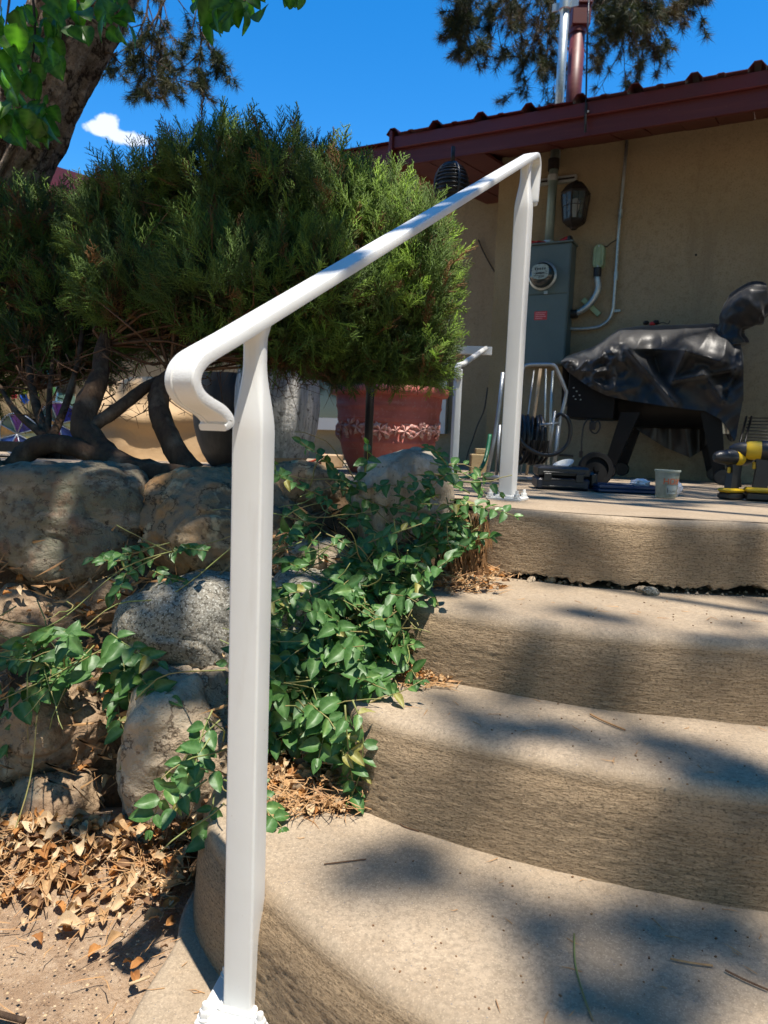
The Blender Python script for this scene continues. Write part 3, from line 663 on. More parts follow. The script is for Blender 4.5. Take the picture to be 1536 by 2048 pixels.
# ------------------------------------------------------------------ leaf litter
def scatter_mesh(name, mt, items, meshes, label, kind='stuff', parent=None):
    vs = []; fs = []; o = 0; arr = []
    for me in meshes:
        a = np.empty(len(me.vertices)*3, np.float32); me.vertices.foreach_get('co', a); fq = np.array([p.vertices[:] for p in me.polygons]); arr.append((a.reshape(-1, 3), fq))
    for k, p, fw, up, sz in items:
        a, fq = arr[k]; m_ = np.array(frame(fw, up)); vs.append(a@m_.T*sz+np.array(p)); fs.append(fq+o); o += len(a)
    ob = npmesh(name, np.concatenate(vs), np.concatenate(fs), mt, parent); 
    if label: ob['label'] = label
    if kind: ob['kind'] = kind
    return ob
def litter():
    r = random.Random(5); items = {k: [] for k in range(8)}
    def drop(x, y, z, sz, th=.5):
        k = r.choice([0, 0, 1, 2, 2, 3, 4, 5, 6, 6, 7]); a = r.uniform(0, 6.28)
        items[k].append((0, (x, y, z), V(math.cos(a), math.sin(a), r.uniform(-.3, .3)), V(r.gauss(0, th), r.gauss(0, th)-.15, 1), sz))
    n = 0
    while n < 1050:                                   # heap at the foot of the boulders
        p = atz(r.uniform(-120, 370), r.triangular(1640, 1990, 1730), 0)
        d = math.exp(-((p.y-1.19)/.085)**2); 
        if p.x > -.31: continue
        if r.random() > d+.03: continue
        n += 1; drop(p.x, p.y, .004+.065*d*r.random(), r.uniform(.010, .034)*(1 if r.random() < .85 else 1.4))
    for i in range(520):                              # pocket at the back of the lowest step
        p = atz(r.uniform(525, 725), r.uniform(1500, 1625), Z1); t = sm(1.08, 1.22, p.y); drop(p.x, p.y, Z1+.006+.05*t*r.random(), r.uniform(.010, .032))
    for i in range(230):
        p = atz(r.uniform(800, 905), r.uniform(1325, 1370), Z2); drop(p.x, p.y, Z2+.004+.015*r.random(), r.uniform(.006, .018))
    for i in range(420):
        p = atz(r.gauss(925, 45), r.uniform(1120, 1185), Z3); drop(p.x, p.y, Z3+.004+.02*r.random(), r.uniform(.008, .022))
    for i in range(600):                              # caught between the stones
        x = r.uniform(-1.0, .15); z = r.uniform(.05, .6); drop(x, faceY(x, z)+.04-r.uniform(0, .06), z, r.uniform(.010, .03), 1)
    for k, it in items.items():
        if it: ob = scatter_mesh('leaf_litter', DRY[k].materials[0], it, [DRY[k]], 'dry fallen leaves heaped below the boulders and in the step corners'); 
    # needles and thin straw
    vs = []; fs = []
    def straw(p, a, L, w=.0008, tilt=0):
        d = V(math.cos(a), math.sin(a), tilt)*L; s = V(-math.sin(a), math.cos(a), 0)*w; b = len(vs); m2 = p+d*.5+s*r.uniform(-6, 6)
        up = V(0, 0, w*1.4)
        for q in (p-s, p+s, m2-s, m2+s, p+d): vs.append(tuple(q))
        for q in (p+up, m2+up): vs.append(tuple(q))
        fs.extend([(b, b+1, b+5), (b, b+5, b+6), (b, b+6, b+2), (b+1, b+3, b+6), (b+1, b+6, b+5), (b+2, b+6, b+4), (b+6, b+3, b+4)])
    for i in range(900):
        p = atz(r.uniform(-100, 380), r.triangular(1650, 2060, 1760), 0)
        if p.x > -.30 or r.random() > .10+math.exp(-((p.y-1.17)/.09)**2): continue
        straw(p+V(0, 0, r.uniform(0, .02)+.045*math.exp(-((p.y-1.2)/.1)**2)), r.uniform(0, 6.28), r.uniform(.015, .07), tilt=r.uniform(-.1, .2))
    for i in range(700):
        p = atz(r.uniform(520, 735), r.uniform(1520, 1640), Z1); straw(p+V(0, 0, r.uniform(0, .04)), r.uniform(0, 6.28), r.uniform(.01, .05), tilt=r.uniform(-.2, .4))
    for i in range(600):
        p = atz(r.gauss(930, 40), r.uniform(1120, 1190), Z3); straw(p+V(0, 0, r.uniform(0, .03)), r.uniform(0, 6.28), r.uniform(.01, .04), tilt=r.uniform(-.1, .6))
    for i in range(260):
        p = atz(r.uniform(800, 920), r.uniform(1320, 1380), Z2); straw(p+V(0, 0, .004), r.uniform(0, 6.28), r.uniform(.01, .04), tilt=r.uniform(-.05, .2))
    for i in range(500):                              # hanging dead stems at the step corner and under the vines
        p = V(r.uniform(.14, .235), 1.57+r.uniform(-.02, .05), r.uniform(.50, .62)); a = r.uniform(0, 6.28); L = r.uniform(.03, .07)
        b = len(vs); d = V(.25*math.cos(a), .25*math.sin(a), -1)*L; s = V(.0008, 0, 0); vs.extend([tuple(p-s), tuple(p+s), tuple(p+d*.5+V(.006*math.cos(a), 0, 0)), tuple(p+d)]); fs.extend([(b, b+1, b+2), (b+1, b+2, b+3), (b, b+2, b+3)])
    for i in range(650):
        x = r.uniform(-1.0, .15); z = r.uniform(.05, .62); p = V(x, faceY(x, z)-r.uniform(0, .05), z); a = r.uniform(0, 6.28); L = r.uniform(.03, .12)
        b = len(vs); d = V(.8*math.cos(a), -.2, .7*math.sin(a)-.4)*L; s = V(.0007, 0, .0007); vs.extend([tuple(p-s), tuple(p+s), tuple(p+d*.5+V(0, 0, -.006)), tuple(p+d)]); fs.extend([(b, b+1, b+2), (b+1, b+2, b+3), (b, b+2, b+3)])
    for z_, n_ in ((Z1, 34), (Z2, 30), (Z3, 26), (0, 14)):
        for i in range(n_):
            qx = r.uniform({Z1: 560, Z2: 800, Z3: 960, 0: 300}[z_], 1536 if z_ else 420); qy = {Z1: r.uniform(1660, 2040), Z2: r.uniform(1400, 1560), Z3: r.uniform(1190, 1260), 0: r.uniform(1850, 2040)}[z_]
            if z_ == Z1 and qy > 1750+(qx-530)*.75 or z_ == Z2 and qy > 1420+(qx-800)*.26 or z_ == Z3 and qy > 1205+(qx-960)*.13: continue
            p = atz(qx, qy, z_)
            straw(p+V(0, 0, .0016), r.uniform(0, 6.28), r.uniform(.008, .035), .0006)
    pb = MB()
    for i in range(450):
        p = atz(r.uniform(-60, 360), r.uniform(1700, 2060), 0); s = r.choice((.0008, .001, .0013, .002))*r.uniform(.7, 1.5)
        if p.x > -.32: continue
        a = Matrix.Rotation(r.uniform(0, 6), 3, 'Z'); pb.add([p+V(0, 0, s*.1)+a@V(x*s, y*s, z*s) for x, y, z in ((1.3, 0, 0), (-1.2, .2, .1), (0, 1, .1), (.1, -1, 0), (.1, .1, .8), (0, 0, -.8))], [(0, 2, 4), (2, 1, 4), (1, 3, 4), (3, 0, 4), (2, 0, 5), (1, 2, 5), (3, 1, 5), (0, 3, 5)])
    tag(pb.build('gravel', M['dry3']), 'small pale grit on the bare soil', kind='stuff')
    ob = npmesh('needle_litter', vs, fs, M['straw']); ob['label'] = 'dry needles and straw scattered over soil and steps'; ob['kind'] = 'stuff'
    # specks and grit lying on the steps
    mb = MB()
    for i in range(330):
        z_, (a_, b_) = r.choice([(Z1, (1640, 2040)), (Z2, (1400, 1570)), (Z3, (1190, 1265))]); qx = r.uniform(560, 1536); qy = r.uniform(a_, b_)
        if z_ == Z1 and qy > 1750+(qx-530)*.75 or z_ == Z2 and qy > 1420+(qx-800)*.26 or z_ == Z3 and qy > 1205+(qx-960)*.13 or z_ == Z2 and qx < 800 or z_ == Z3 and qx < 960: continue
        p = atz(qx, qy, z_); s = r.uniform(.0006, .0016)
        mb.box(p+V(0, 0, s*.5), (s*2, s*1.4, s), Matrix.Rotation(r.uniform(0, 3), 3, 'Z'))
    tag(mb.build('grit', M['dry4']), 'dark crumbs and grit on the steps', kind='stuff')
litter()
def one_leaf(px, py, z, me, size, a, label, cat='leaf', up=(0, 0, 1), name='dry_leaf', lift=.004):
    o = put(me, name, atz(px, py, z)+V(0, 0, lift), V(math.cos(a), math.sin(a), .1), V(*up), size); o.data = o.data; return tag(o, label, cat)
one_leaf(745, 1600, Z1, DRY[2], .045, 2.9, 'large curled tan dry leaf at the end of the lowest step pocket', up=(.1, -.5, 1), lift=.012)
one_leaf(640, 1545, Z1, DRY[2], .06, 1.2, 'large pale dry leaf standing in the litter pocket behind the front post', up=(.3, -.8, .7), lift=.03)
one_leaf(585, 1575, Z1, DRY[0], .05, .4, 'tan curled dry leaf lying against the front post side of the litter pocket', up=(.1, -.7, .8), lift=.02)
one_leaf(850, 1180, Z3, DRY[3], .055, 1.9, 'dark grey-brown curled leaf hanging at the left end of the third step', up=(.5, -.7, .5), lift=.012)
one_leaf(110, 1862, 0, DRY[6], .045, .1, 'pale folded dry leaf alone on the bare soil', up=(0, -.3, 1), lift=.008)
one_leaf(215, 1900, 0, DRY[0], .032, 1.1, 'long brown dry leaf standing by the curled rail shadow', up=(.2, -.4, 1), lift=.008)
one_leaf(260, 1945, 0, DRY[1], .022, .8, 'small orange dry leaf near the pavement edge', up=(.2, -.2, 1), lift=.006)
one_leaf(225, 1830, 0, DRY[6], .04, 1.0, 'yellowish dry leaf at the tip of the rail shadow', up=(.2, -.4, 1), lift=.008)
one_leaf(150, 1790, 0, DRY[3], .042, 2.1, 'dark olive dry leaf on top of the litter heap', up=(.1, -.6, 1), lift=.03)
def twig(pts, z, rad, label, mt='straw', lift=.002, cat='twig'):
    mb = MB(); mb.tube(crv([atz(px, py, z)+V(0, 0, lift+rad) for px, py in pts], 16), rad, 6); tag(mb.build('twig', M[mt], None, True), label, cat)
twig([(1180, 1432), (1205, 1445), (1250, 1464)], Z2, .0016, 'straw-coloured twig lying across the middle of the second step')
twig([(1148, 1872), (1150, 1930), (1165, 1990), (1185, 2045)], Z1, .0011, 'long green grass stalk on the lowest step', 'stem', cat='grass stalk')
twig([(648, 1732), (690, 1727), (732, 1722)], Z1, .0009, 'thin reddish needle on the lowest step right of the front post', 'twig')
twig([(785, 1637), (805, 1655), (838, 1666)], Z1, .0009, 'thin brown needle near the foot of the second step', 'twig')
twig([(258, 1974), (280, 1966), (300, 1958)], 0, .0022, 'pale bare stick at the soil edge of the pavement', 'dry3')
twig([(-5, 2035), (20, 2042), (50, 2050)], 0, .004, 'thick brown stick in the bottom left corner', 'bark')
twig([(1340, 1922), (1380, 1930), (1425, 1936)], Z1, .0012, 'brown pine needle on the lowest step at the right')
twig([(1450, 1945), (1490, 1965), (1536, 1985)], Z1, .0012, 'long dark needle at the right edge of the lowest step', 'twig')
# small stones in the gap under the top step
for (px, py, s, mt, lb_) in ((1100, 1157, .011, 'granite', 'white pebble at the left of the gap under the top step'), (1287, 1178, .011, 'pale', 'pale flat pebble in the middle of the gap under the top step'), (1302, 1182, .013, 'granite', 'angular whitish pebble in the middle of the gap under the top step'),
                             (1018, 1143, .010, 'brown', 'brown pebble near the vine end of the gap'), (1062, 1157, .009, 'pale', 'tan chip of concrete lying before the gap'), (985, 1140, .013, 'brown', 'broken piece of concrete at the vine end of the gap')):
    v, f = ico(4); rr = random.Random(px); sc = np.array([s*1.6, s*1.0, s*.8]); keep = v*sc
    keep = np.array([q*(1+.18*noise.noise(V(*(q*160))+V(px, 0, 0))) for q in keep[:]]) if len(v) < 1e6 else keep
    ob = npmesh('pebble', keep, f, RK[mt], None, True); ob.location = atz(px, py+7, Z3)+V(0, 0, s*.5); ob.rotation_euler = (0, rr.uniform(-.4, .4), rr.uniform(0, 3)); tag(ob, lb_, 'pebble')

# ------------------------------------------------------------------ junipers
def spray_template(seed, segs=16, sub=4):
    """one feathery spray of unit length along +Y: thin pointed blades, returns (V, F, tip)"""
    r = random.Random(seed); v = []; f = []; tip = []
    def blade(p, d, L, w, t0, t1):
        s = d.cross(V(r.gauss(0, 1), r.gauss(0, 1), r.gauss(0, 1))).normalized()*w; s2 = d.cross(s).normalized()*w*.7; b = len(v)
        for q in (p-s, p+s, p+s2, p+d*L): v.append(tuple(q))
        tip.extend([t0, t0, t0, t1]); f.extend([(b, b+1, b+3), (b+1, b+2, b+3), (b+2, b, b+3)])
    blade(V(0, 0, 0), V(0, 1, .05).normalized(), 1.02, .016, 0, 1)
    for i in range(segs):
        t = .12+.86*i/segs; sd_ = 1 if i % 2 else -1; L = .40*(1-t)**.75+.07; d = V(sd_*r.uniform(.55, .85), 1, r.gauss(0, .35)).normalized(); p = V(0, t, .05*t)
        blade(p, d, L, .014, t*.6, t*.7+.3)
        for k in range(sub):
            u = .2+.75*k/sub; d2 = (d+V((1 if k % 2 else -1)*.6, .3, r.gauss(0, .4))).normalized(); blade(p+d*L*u, d2, L*.42*(1.1-u*.5), .011, t*.7, t*.6+.4)
    return np.array(v), np.array(f), np.array(tip)
SPR = [spray_template(k, 15, 4) for k in range(5)]
def juniper(label, name, ells, N, size, seed, deadf=.075, bright=None, hollow=.55):
    r = np.random.default_rng(seed); VS = []; FS = []; TI = []; DE = []; o = 0
    E_ = [(at(px, py, Y), rx*Y/FPX, dy, rz*Y/FPX) for px, py, rx, rz, Y, dy in ells]; vol = np.array([a*b*c for _, a, b, c in E_])**.72; vol /= vol.sum()
    base = []
    while len(base) < N:
        k = r.choice(len(E_), p=vol); c, a, b, h = E_[k]; u = r.normal(size=3); u /= np.linalg.norm(u); rr = r.uniform(hollow**3, 1)**(1/3)
        lump = 1+.20*noise.noise(V(*(u*2.3))+V(k*7, 0, seed))
        p = np.array(c)+u*rr*lump*np.array([a, b, h])
        if u[1] > .55 and rr > .8 and r.random() < .5: continue
        base.append((p, u, rr))
    for i, (p, u, rr) in enumerate(base):
        v, f, tp = SPR[i % 5]; L = size*r.uniform(.6, 1.3)*(1.25 if (rr > .93 and u[2] > .5) else 1)
        d = V(*(u*.65+np.array([0, 0, .55])+r.normal(size=3)*.42)).normalized(); m_ = np.array(frame(d, V(*r.normal(size=3))))
        VS.append(v@m_.T*L+p-np.array(d)*L*.35); FS.append(f+o); o += len(v)
        t0 = (r.uniform(.0, .25) if noise.noise(V(*(p*7))) < -.05 else r.uniform(.2, .95))*(1 if rr > .8 else .35)*(.55+1.1*min(1, max(0, (p[0]+.35)/.45))); TI.append(tp*t0+ (0.12 if rr > .85 else 0)); DE.append(np.full(len(v), 1.0 if r.random() < deadf*(2.5 if rr < .72 else 1) else r.uniform(0, .25)*(rr < .8)))  # tip tint also rises to the right: sunlit side brightened in the colour
    return E_, base, np.concatenate(VS), np.concatenate(FS), np.concatenate(TI), np.concatenate(DE)
def trunk(pts, rads, name, parent, seed=0, n=14, mt='bark', fl=.25):
    c = crv(pts, max(12, 5*len(pts))); k = len(c)
    rr = [np.interp(i/(k-1)*(len(rads)-1), range(len(rads)), rads) for i in range(k)]
    mb = MB(); mb.tube(c, rr, n, jit=fl, seed=seed); return mb.build(name, M[mt], parent, True)
def P(px, py, Y): return at(px, py, Y)
jn = thing('juniper_bush', 'large dense juniper bush with bright right edge behind the handrail', 'juniper')
e_, base_, v_, f_, t_, d_ = juniper('', '', [
    (320, 480, 110, 115, 2.45, .38), (460, 420, 120, 115, 2.4, .38), (580, 425, 115, 115, 2.35, .36), (690, 470, 105, 110, 2.35, .36), (780, 490, 85, 100, 2.3, .32),
    (835, 570, 75, 120, 2.25, .30), (790, 650, 95, 95, 2.25, .30), (650, 600, 150, 130, 2.2, .34), (480, 590, 160, 120, 2.2, .36), (300, 590, 130, 110, 2.3, .34),
    (240, 500, 70, 90, 2.45, .32), (620, 700, 140, 50, 2.15, .22), (790, 725, 80, 40, 2.2, .20), (700, 735, 90, 32, 2.2, .18), (860, 700, 42, 60, 2.2, .2), (850, 735, 36, 32, 2.15, .16)], 10500, .102, 1)
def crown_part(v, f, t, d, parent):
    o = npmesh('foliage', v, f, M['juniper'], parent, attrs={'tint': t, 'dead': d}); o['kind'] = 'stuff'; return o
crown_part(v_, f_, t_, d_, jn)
trunk([P(395, 960, 1.85), P(372, 930, 1.86), P(340, 880, 1.88), P(318, 820, 1.92), P(322, 775, 1.97), P(360, 745, 2.02), P(410, 715, 2.08), P(490, 620, 2.2), P(560, 500, 2.3)], [.036, .030, .026, .027, .026, .023, .02, .016, .008], 'trunk', jn, 3)
trunk([P(470, 945, 1.8), P(400, 962, 1.80), P(300, 950, 1.79), P(240, 935, 1.80), P(195, 895, 1.84), P(165, 850, 1.88), P(178, 800, 1.93), P(200, 750, 2.0), P(208, 690, 2.08), P(260, 560, 2.3)], [.026, .036, .038, .034, .032, .028, .022, .018, .015, .008], 'trunk', jn, 5)
trunk([P(168, 868, 1.87), P(205, 838, 1.9), P(250, 808, 1.93), P(290, 775, 1.98), P(340, 745, 2.05), P(420, 640, 2.2)], [.018, .017, .016, .014, .013, .006], 'limb', jn, 8)
trunk([P(-40, 945, 1.8), P(20, 935, 1.8), P(60, 900, 1.8), P(110, 888, 1.81), P(160, 898, 1.81), P(215, 925, 1.8), P(265, 950, 1.79)], [.022, .022, .026, .025, .024, .022, .018], 'root', jn, 9)
def twigs(parent, base, roots, n, seed, rad=.004):
    r = random.Random(seed); mb = MB()
    for i in range(n):
        a = r.choice(roots); p, u, rr = r.choice(base); b = V(*p)
        if (b-a).length > .55: b = a+(b-a)*.55/(b-a).length
        m1 = a.lerp(b, .35)+V(r.gauss(0, .03), r.gauss(0, .03), r.gauss(0, .03)); m2 = a.lerp(b, .7)+V(r.gauss(0, .04), r.gauss(0, .03), r.gauss(0, .04))
        mb.tube(crv([a, m1, m2, b], 9), [rad*(1.2-k/9) for k in range(9)], 5)
        for j in range(3):
            q = a.lerp(b, r.uniform(.3, .9)); mb.tube([q, q+V(r.gauss(0, .04), r.gauss(0, .04), r.gauss(0, .05)), q+V(r.gauss(0, .06), r.gauss(0, .06), r.gauss(0, .08))], [rad*.4, rad*.3, rad*.15], 4)
    o = mb.build('twigs', M['twig'], parent, True); o['kind'] = 'stuff'; return o
twigs(jn, base_, [P(410, 715, 2.1), P(490, 620, 2.2), P(208, 690, 2.1), P(340, 745, 2.05), P(560, 690, 2.2), P(640, 660, 2.2), P(560, 500, 2.3), P(700, 600, 2.25), P(300, 600, 2.3)], 170, 3)
# bare reddish twigs under the crown, before the pots
mb = MB(); r_ = random.Random(9)
for i in range(40):
    a = P(r_.uniform(520, 640), r_.uniform(690, 750), 2.1); d = V(r_.uniform(-.3, .8), r_.gauss(0, .3), -r_.uniform(.2, .9)).normalized(); L = r_.uniform(.05, .13); q = a+d*L*.5+V(r_.gauss(0, .012), 0, r_.gauss(0, .012)); e = a+d*L
    mb.tube([a, q, e], [.0022, .0014, .0006], 5)
    for j in range(4): g = q.lerp(e, r_.random()); mb.tube([g, g+V(r_.gauss(0, .02), r_.gauss(0, .01), r_.gauss(0, .02)-.008)], [.0008, .0004], 4)
for i in range(70):
    a = P(r_.uniform(20, 420), r_.uniform(700, 830), r_.uniform(1.95, 2.2)); d = V(r_.gauss(0, 1), r_.gauss(0, .3), r_.gauss(-.2, .8)).normalized(); L = r_.uniform(.04, .13); q = a+d*L*.5+V(r_.gauss(0, .012), 0, r_.gauss(0, .012)); e = a+d*L
    mb.tube([a, q, e], [.0022, .0014, .0005], 5)
    for j in range(4): g = q.lerp(e, r_.random()); mb.tube([g, g+V(r_.gauss(0, .02), r_.gauss(0, .01), r_.gauss(0, .02))], [.0009, .0004], 4)
tw_ = mb.build('dead_twigs', M['twig'], jn, True); tw_['kind'] = 'stuff'
j2 = thing('juniper_bush', 'lower dark juniper bush with open bare stems at the left edge', 'juniper')
e_, base_, v_, f_, t_, d_ = juniper('', '', [(40, 480, 100, 60, 2.9, .38), (110, 500, 80, 80, 2.8, .38), (-60, 520, 120, 100, 2.9, .4), (60, 620, 140, 110, 2.7, .36), (170, 640, 90, 100, 2.6, .3), (-70, 700, 120, 130, 2.6, .3), (90, 700, 120, 60, 2.5, .25)], 2900, .145, 4, .16)
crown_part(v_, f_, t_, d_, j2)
for k, (pts, rd) in enumerate((([P(100, 885, 2.05), P(70, 800, 2.2), P(55, 700, 2.35), P(60, 560, 2.7)], [.014, .012, .009, .005]), ([P(100, 885, 2.05), P(135, 800, 2.15), P(160, 700, 2.3), P(170, 600, 2.5)], [.013, .010, .008, .004]),
                  ([P(95, 885, 2.05), P(100, 780, 2.2), P(110, 680, 2.4)], [.010, .008, .004]), ([P(98, 880, 2.05), P(30, 820, 2.15), P(-20, 740, 2.3)], [.012, .009, .004]))):
    trunk(pts, rd, 'trunk', j2, k+20, 9)
twigs(j2, base_, [P(60, 640, 2.5), P(160, 640, 2.4), P(110, 680, 2.4), P(-20, 740, 2.3), P(70, 780, 2.3), P(120, 760, 2.3)], 110, 6, .0032)

# ------------------------------------------------------------------ leaning broadleaf tree, top left
bt = thing('broadleaf_tree', 'leaning furrowed trunk with heart-shaped green leaves at the top left', 'tree')
def bigtrunk():
    c = crv([P(-190, 620, 3.0), P(-70, 470, 2.95), P(15, 320, 2.9), P(90, 170, 2.85), P(165, 20, 2.8), P(250, -170, 2.75), P(330, -420, 2.7)], 90); rings = []; n = 80
    for i, p in enumerate(c):
        t = (c[min(i+1, 89)]-c[max(i-1, 0)]).normalized(); a = t.cross(V(0, 1, 0)).normalized(); b = a.cross(t); L = i*.02
        rings.append([])
        for j in range(n):
            an = 2*math.pi*j/n; q = V(math.cos(an)*3.2, math.sin(an)*3.2, L*2.2)
            h = min(.03, abs(noise.noise(V(q.x, q.y, q.z*.45)*2.4))*.075)-.03+.010*noise.noise(q*7)+.02*noise.noise(V(math.cos(an)*1.2, math.sin(an)*1.2, L*.9))
            rings[-1].append(p+(a*math.cos(an)+b*math.sin(an))*(.158+h*1.1))
    mb = MB(); mb.loft(rings, True); mb.build('trunk', M['bigbark'], bt, True)
bigtrunk()
mb = MB(); mb.tube(crv([P(205, 100, 2.8), P(222, 108, 2.78), P(232, 118, 2.76), P(243, 128, 2.75)], 10), [.010, .008, .006, .004, .004, .004, .003, .003, .003, .002], 6, jit=.4); mb.tube([P(225, 110, 2.78), P(235, 104, 2.77)], [.004, .002], 5); mb.tube([P(232, 118, 2.76), P(228, 130, 2.75)], [.004, .002], 5); mb.build('twig_stub', M['bark'], bt, True)
def leaves_cluster(n, region, Yr, size, seed, parent, hang=.8):
    r = random.Random(seed)
    for i in range(n):
        px, py = region(r); Y = r.uniform(*Yr); p = P(px, py, Y)
        fw = V(r.gauss(0, .6), r.gauss(0, .5), -hang+r.gauss(0, .35)); up = V(r.gauss(0, .7), -.8+r.gauss(0, .5), .5+r.gauss(0, .4))
        put(r.choice(BL), 'leaf', p, fw, up, size*r.uniform(.75, 1.15), parent)
def reg(*boxes):
    ws = [(b[2]-b[0])*(b[3]-b[1])*b[4] for b in boxes]
    def f(r):
        b = r.choices(boxes, ws)[0]; return r.uniform(b[0], b[2]), r.uniform(b[1], b[3])
    return f
leaves_cluster(125, reg((-30, 130, 60, 260, 1.2), (-20, 0, 120, 130, 1), (0, 200, 110, 260, 1.6), (90, -30, 250, 60, .8)), (2.0, 2.45), .062, 1, bt)
leaves_cluster(16, lambda r: (r.choice([(55, 150), (120, 30), (150, 10), (215, 60), (260, 55), (70, 240), (100, 215), (30, 230), (95, 255), (240, 25)])), (2.1, 2.4), .062, 2, bt)
leaves_cluster(30, reg((385, -40, 530, 25, 1), (400, -20, 500, 50, .7)), (2.0, 2.3), .062, 3, bt)
leaves_cluster(6, lambda r: (r.uniform(560, 600), r.uniform(-30, -14)), (2.0, 2.2), .055, 4, bt)
for k, pts in enumerate(([P(150, -60, 2.4), P(165, 0, 2.3), P(185, 40, 2.25), P(215, 60, 2.2)], [P(60, -60, 2.4), P(70, 60, 2.3), P(60, 160, 2.25), P(75, 220, 2.2)], [P(380, -60, 2.3), P(420, -10, 2.2), P(450, 20, 2.15), P(500, -5, 2.15)], [P(-60, 60, 2.4), P(0, 140, 2.3), P(40, 210, 2.25)], [P(290, -80, 2.7), P(420, -40, 2.3), P(600, -45, 2.1)])):
    trunk(pts, [.005, .004, .003, .002], 'branchlet', bt, k, 6, 'bark', .1)
# the rest of the crown, high over the boulders and the junipers (out of the picture, it shades them)
def soft_canopy(parent, name, spots, mt, seed, size, zr, box=None, n=0, holes=(), cover=None):
    r = random.Random(seed); items = []
    for i in range(n):
        x = r.uniform(box[0], box[1]); y = r.uniform(box[2], box[3]); z = r.uniform(*zr)
        if cover and not cover(x, y, r): continue
        p = V(x, y, 0)+SUN*((z)/SUN.z)
        if any((V(x, y, 0)-V(hx, hy, 0)).length < hr for hx, hy, hr in holes): continue
        items.append((0, tuple(p), V(r.gauss(0, 1), r.gauss(0, 1), -.6), V(r.gauss(0, .5), r.gauss(0, .5), 1), size*r.uniform(.7, 1.3)))
    return scatter_mesh(name, M[mt], items, [BL[0]], None, 'stuff', parent)
def foot(px, py, z=None, Y=None):               # where the sunbeam through a visible point meets level zero
    p = atz(px, py, z) if z is not None else at(px, py, Y); return p-SUN*(p.z/SUN.z)
lit = []
for px, py, Y, rr in ((95, 985, 1.5, .028), (20, 1000, 1.5, .03), (60, 975, 1.5, .02), (130, 1150, 1.4, .028), (225, 1010, 1.5, .02), (355, 1010, 1.5, .028), (400, 1270, 1.45, .032), (455, 1285, 1.42, .025), (430, 1370, 1.4, .035), (120, 1440, 1.35, .04), (185, 1260, 1.35, .03), (60, 1210, 1.35, .03), (190, 1330, 1.3, .04), (100, 1340, 1.3, .03), (620, 1090, 1.5, .03)):
    q = foot(px, py, Y=Y); lit.append((q.x, q.y, rr*2.2))
for px, py, Y, rr in ((340, 1590, 1.2, .10), (300, 1500, 1.22, .07), (130, 1460, 1.25, .05), (50, 1690, 1.2, .07), (380, 1430, 1.25, .05)):
    q = foot(px, py, Y=Y); lit.append((q.x, q.y, rr))
for px, py, Y, rr in ((130, 90, 2.75, .16), (70, 200, 2.8, .16), (20, 290, 2.8, .12), (180, 20, 2.75, .14)):
    q = foot(px, py, Y=Y); lit.append((q.x, q.y, rr))
def cov(x, y, r):
    # feet of beams: boulders at y .85-1.5 (heights .2-.7), junipers behind; thin out to the right and in front
    edge = -.30 if y < 1.28 else (-.24 if y < 1.50 else -.0 if y < 1.9 else (-.10 if y < 2.2 else -.34))
    if x > edge+.10*noise.noise(V(x*5, y*5, 0)): return False
    if y < 1.205+.04*noise.noise(V(x*9, 0, 2)): return False
    if y > 3.1 and x < -.9: return False
    return noise.noise(V(x*7, y*7, 5)) > (-.34 if y < 2 else -.26)
cn = soft_canopy(bt, 'canopy', None, 'broad', 5, .085, (4.2, 5.2), (-2.6, .4, 1.0, 4.2), 7600, lit, cov)

# ------------------------------------------------------------------ pines
def pine_part(parent, name, tufts, seed, L=.10, nn=40, w=.0026):
    r = np.random.default_rng(seed); n = len(tufts)
    base = np.repeat(np.array([t[0] for t in tufts]), nn, 0); ax = np.repeat(np.array([t[1] for t in tufts]), nn, 0); sc = np.repeat(np.array([t[2] for t in tufts]), nn)
    d = r.normal(size=base.shape); d -= (d*ax).sum(1)[:, None]*ax*.2; d /= np.linalg.norm(d, axis=1)[:, None]; d = d*.85+ax*r.uniform(.2, .9, len(d))[:, None]; d /= np.linalg.norm(d, axis=1)[:, None]
    b = base-ax*(r.uniform(0, .6, len(d))*sc*L)[:, None]; LL = (L*sc*r.uniform(.75, 1.1, len(d)))[:, None]; s = np.cross(d, r.normal(size=d.shape)); s /= np.linalg.norm(s, axis=1)[:, None]; s *= w
    v = np.stack([b-s, b+s, b+d*LL+np.array([0, 0, -.006])], 1).reshape(-1, 3); f = np.arange(len(v)).reshape(-1, 3)
    o = npmesh(name, v, f, M['pine'], parent); o['kind'] = 'stuff'; return o
def branch_tufts(p0, d0, L, r, depth, tufts, mb, rad, sp=.085, droop=-.03):
    pts = [p0]; d = d0.normalized(); n = max(3, int(L/.08))
    for i in range(n):
        d = (d+V(r.gauss(0, .12), r.gauss(0, .12), r.gauss(0, .12)+droop)).normalized(); pts.append(pts[-1]+d*L/n)
        if depth > 0 and i > 0:
            for s in (-1, 1):
                if r.random() < .62:
                    dd = (d+V(r.gauss(0, .7), r.gauss(0, .5), r.gauss(0, .5)-.25)).normalized(); branch_tufts(pts[-1], dd, L*r.uniform(.32, .55), r, depth-1, tufts, mb, rad*.5, sp, droop)
        if depth == 0 and i > 0 and r.random() < .8: tufts.append((tuple(pts[-1]), tuple(d), r.uniform(.7, 1)))
    tufts.append((tuple(pts[-1]), tuple(d), 1.0)); mb.tube(pts, [rad*(1-.7*i/n) for i in range(n+1)], 5)
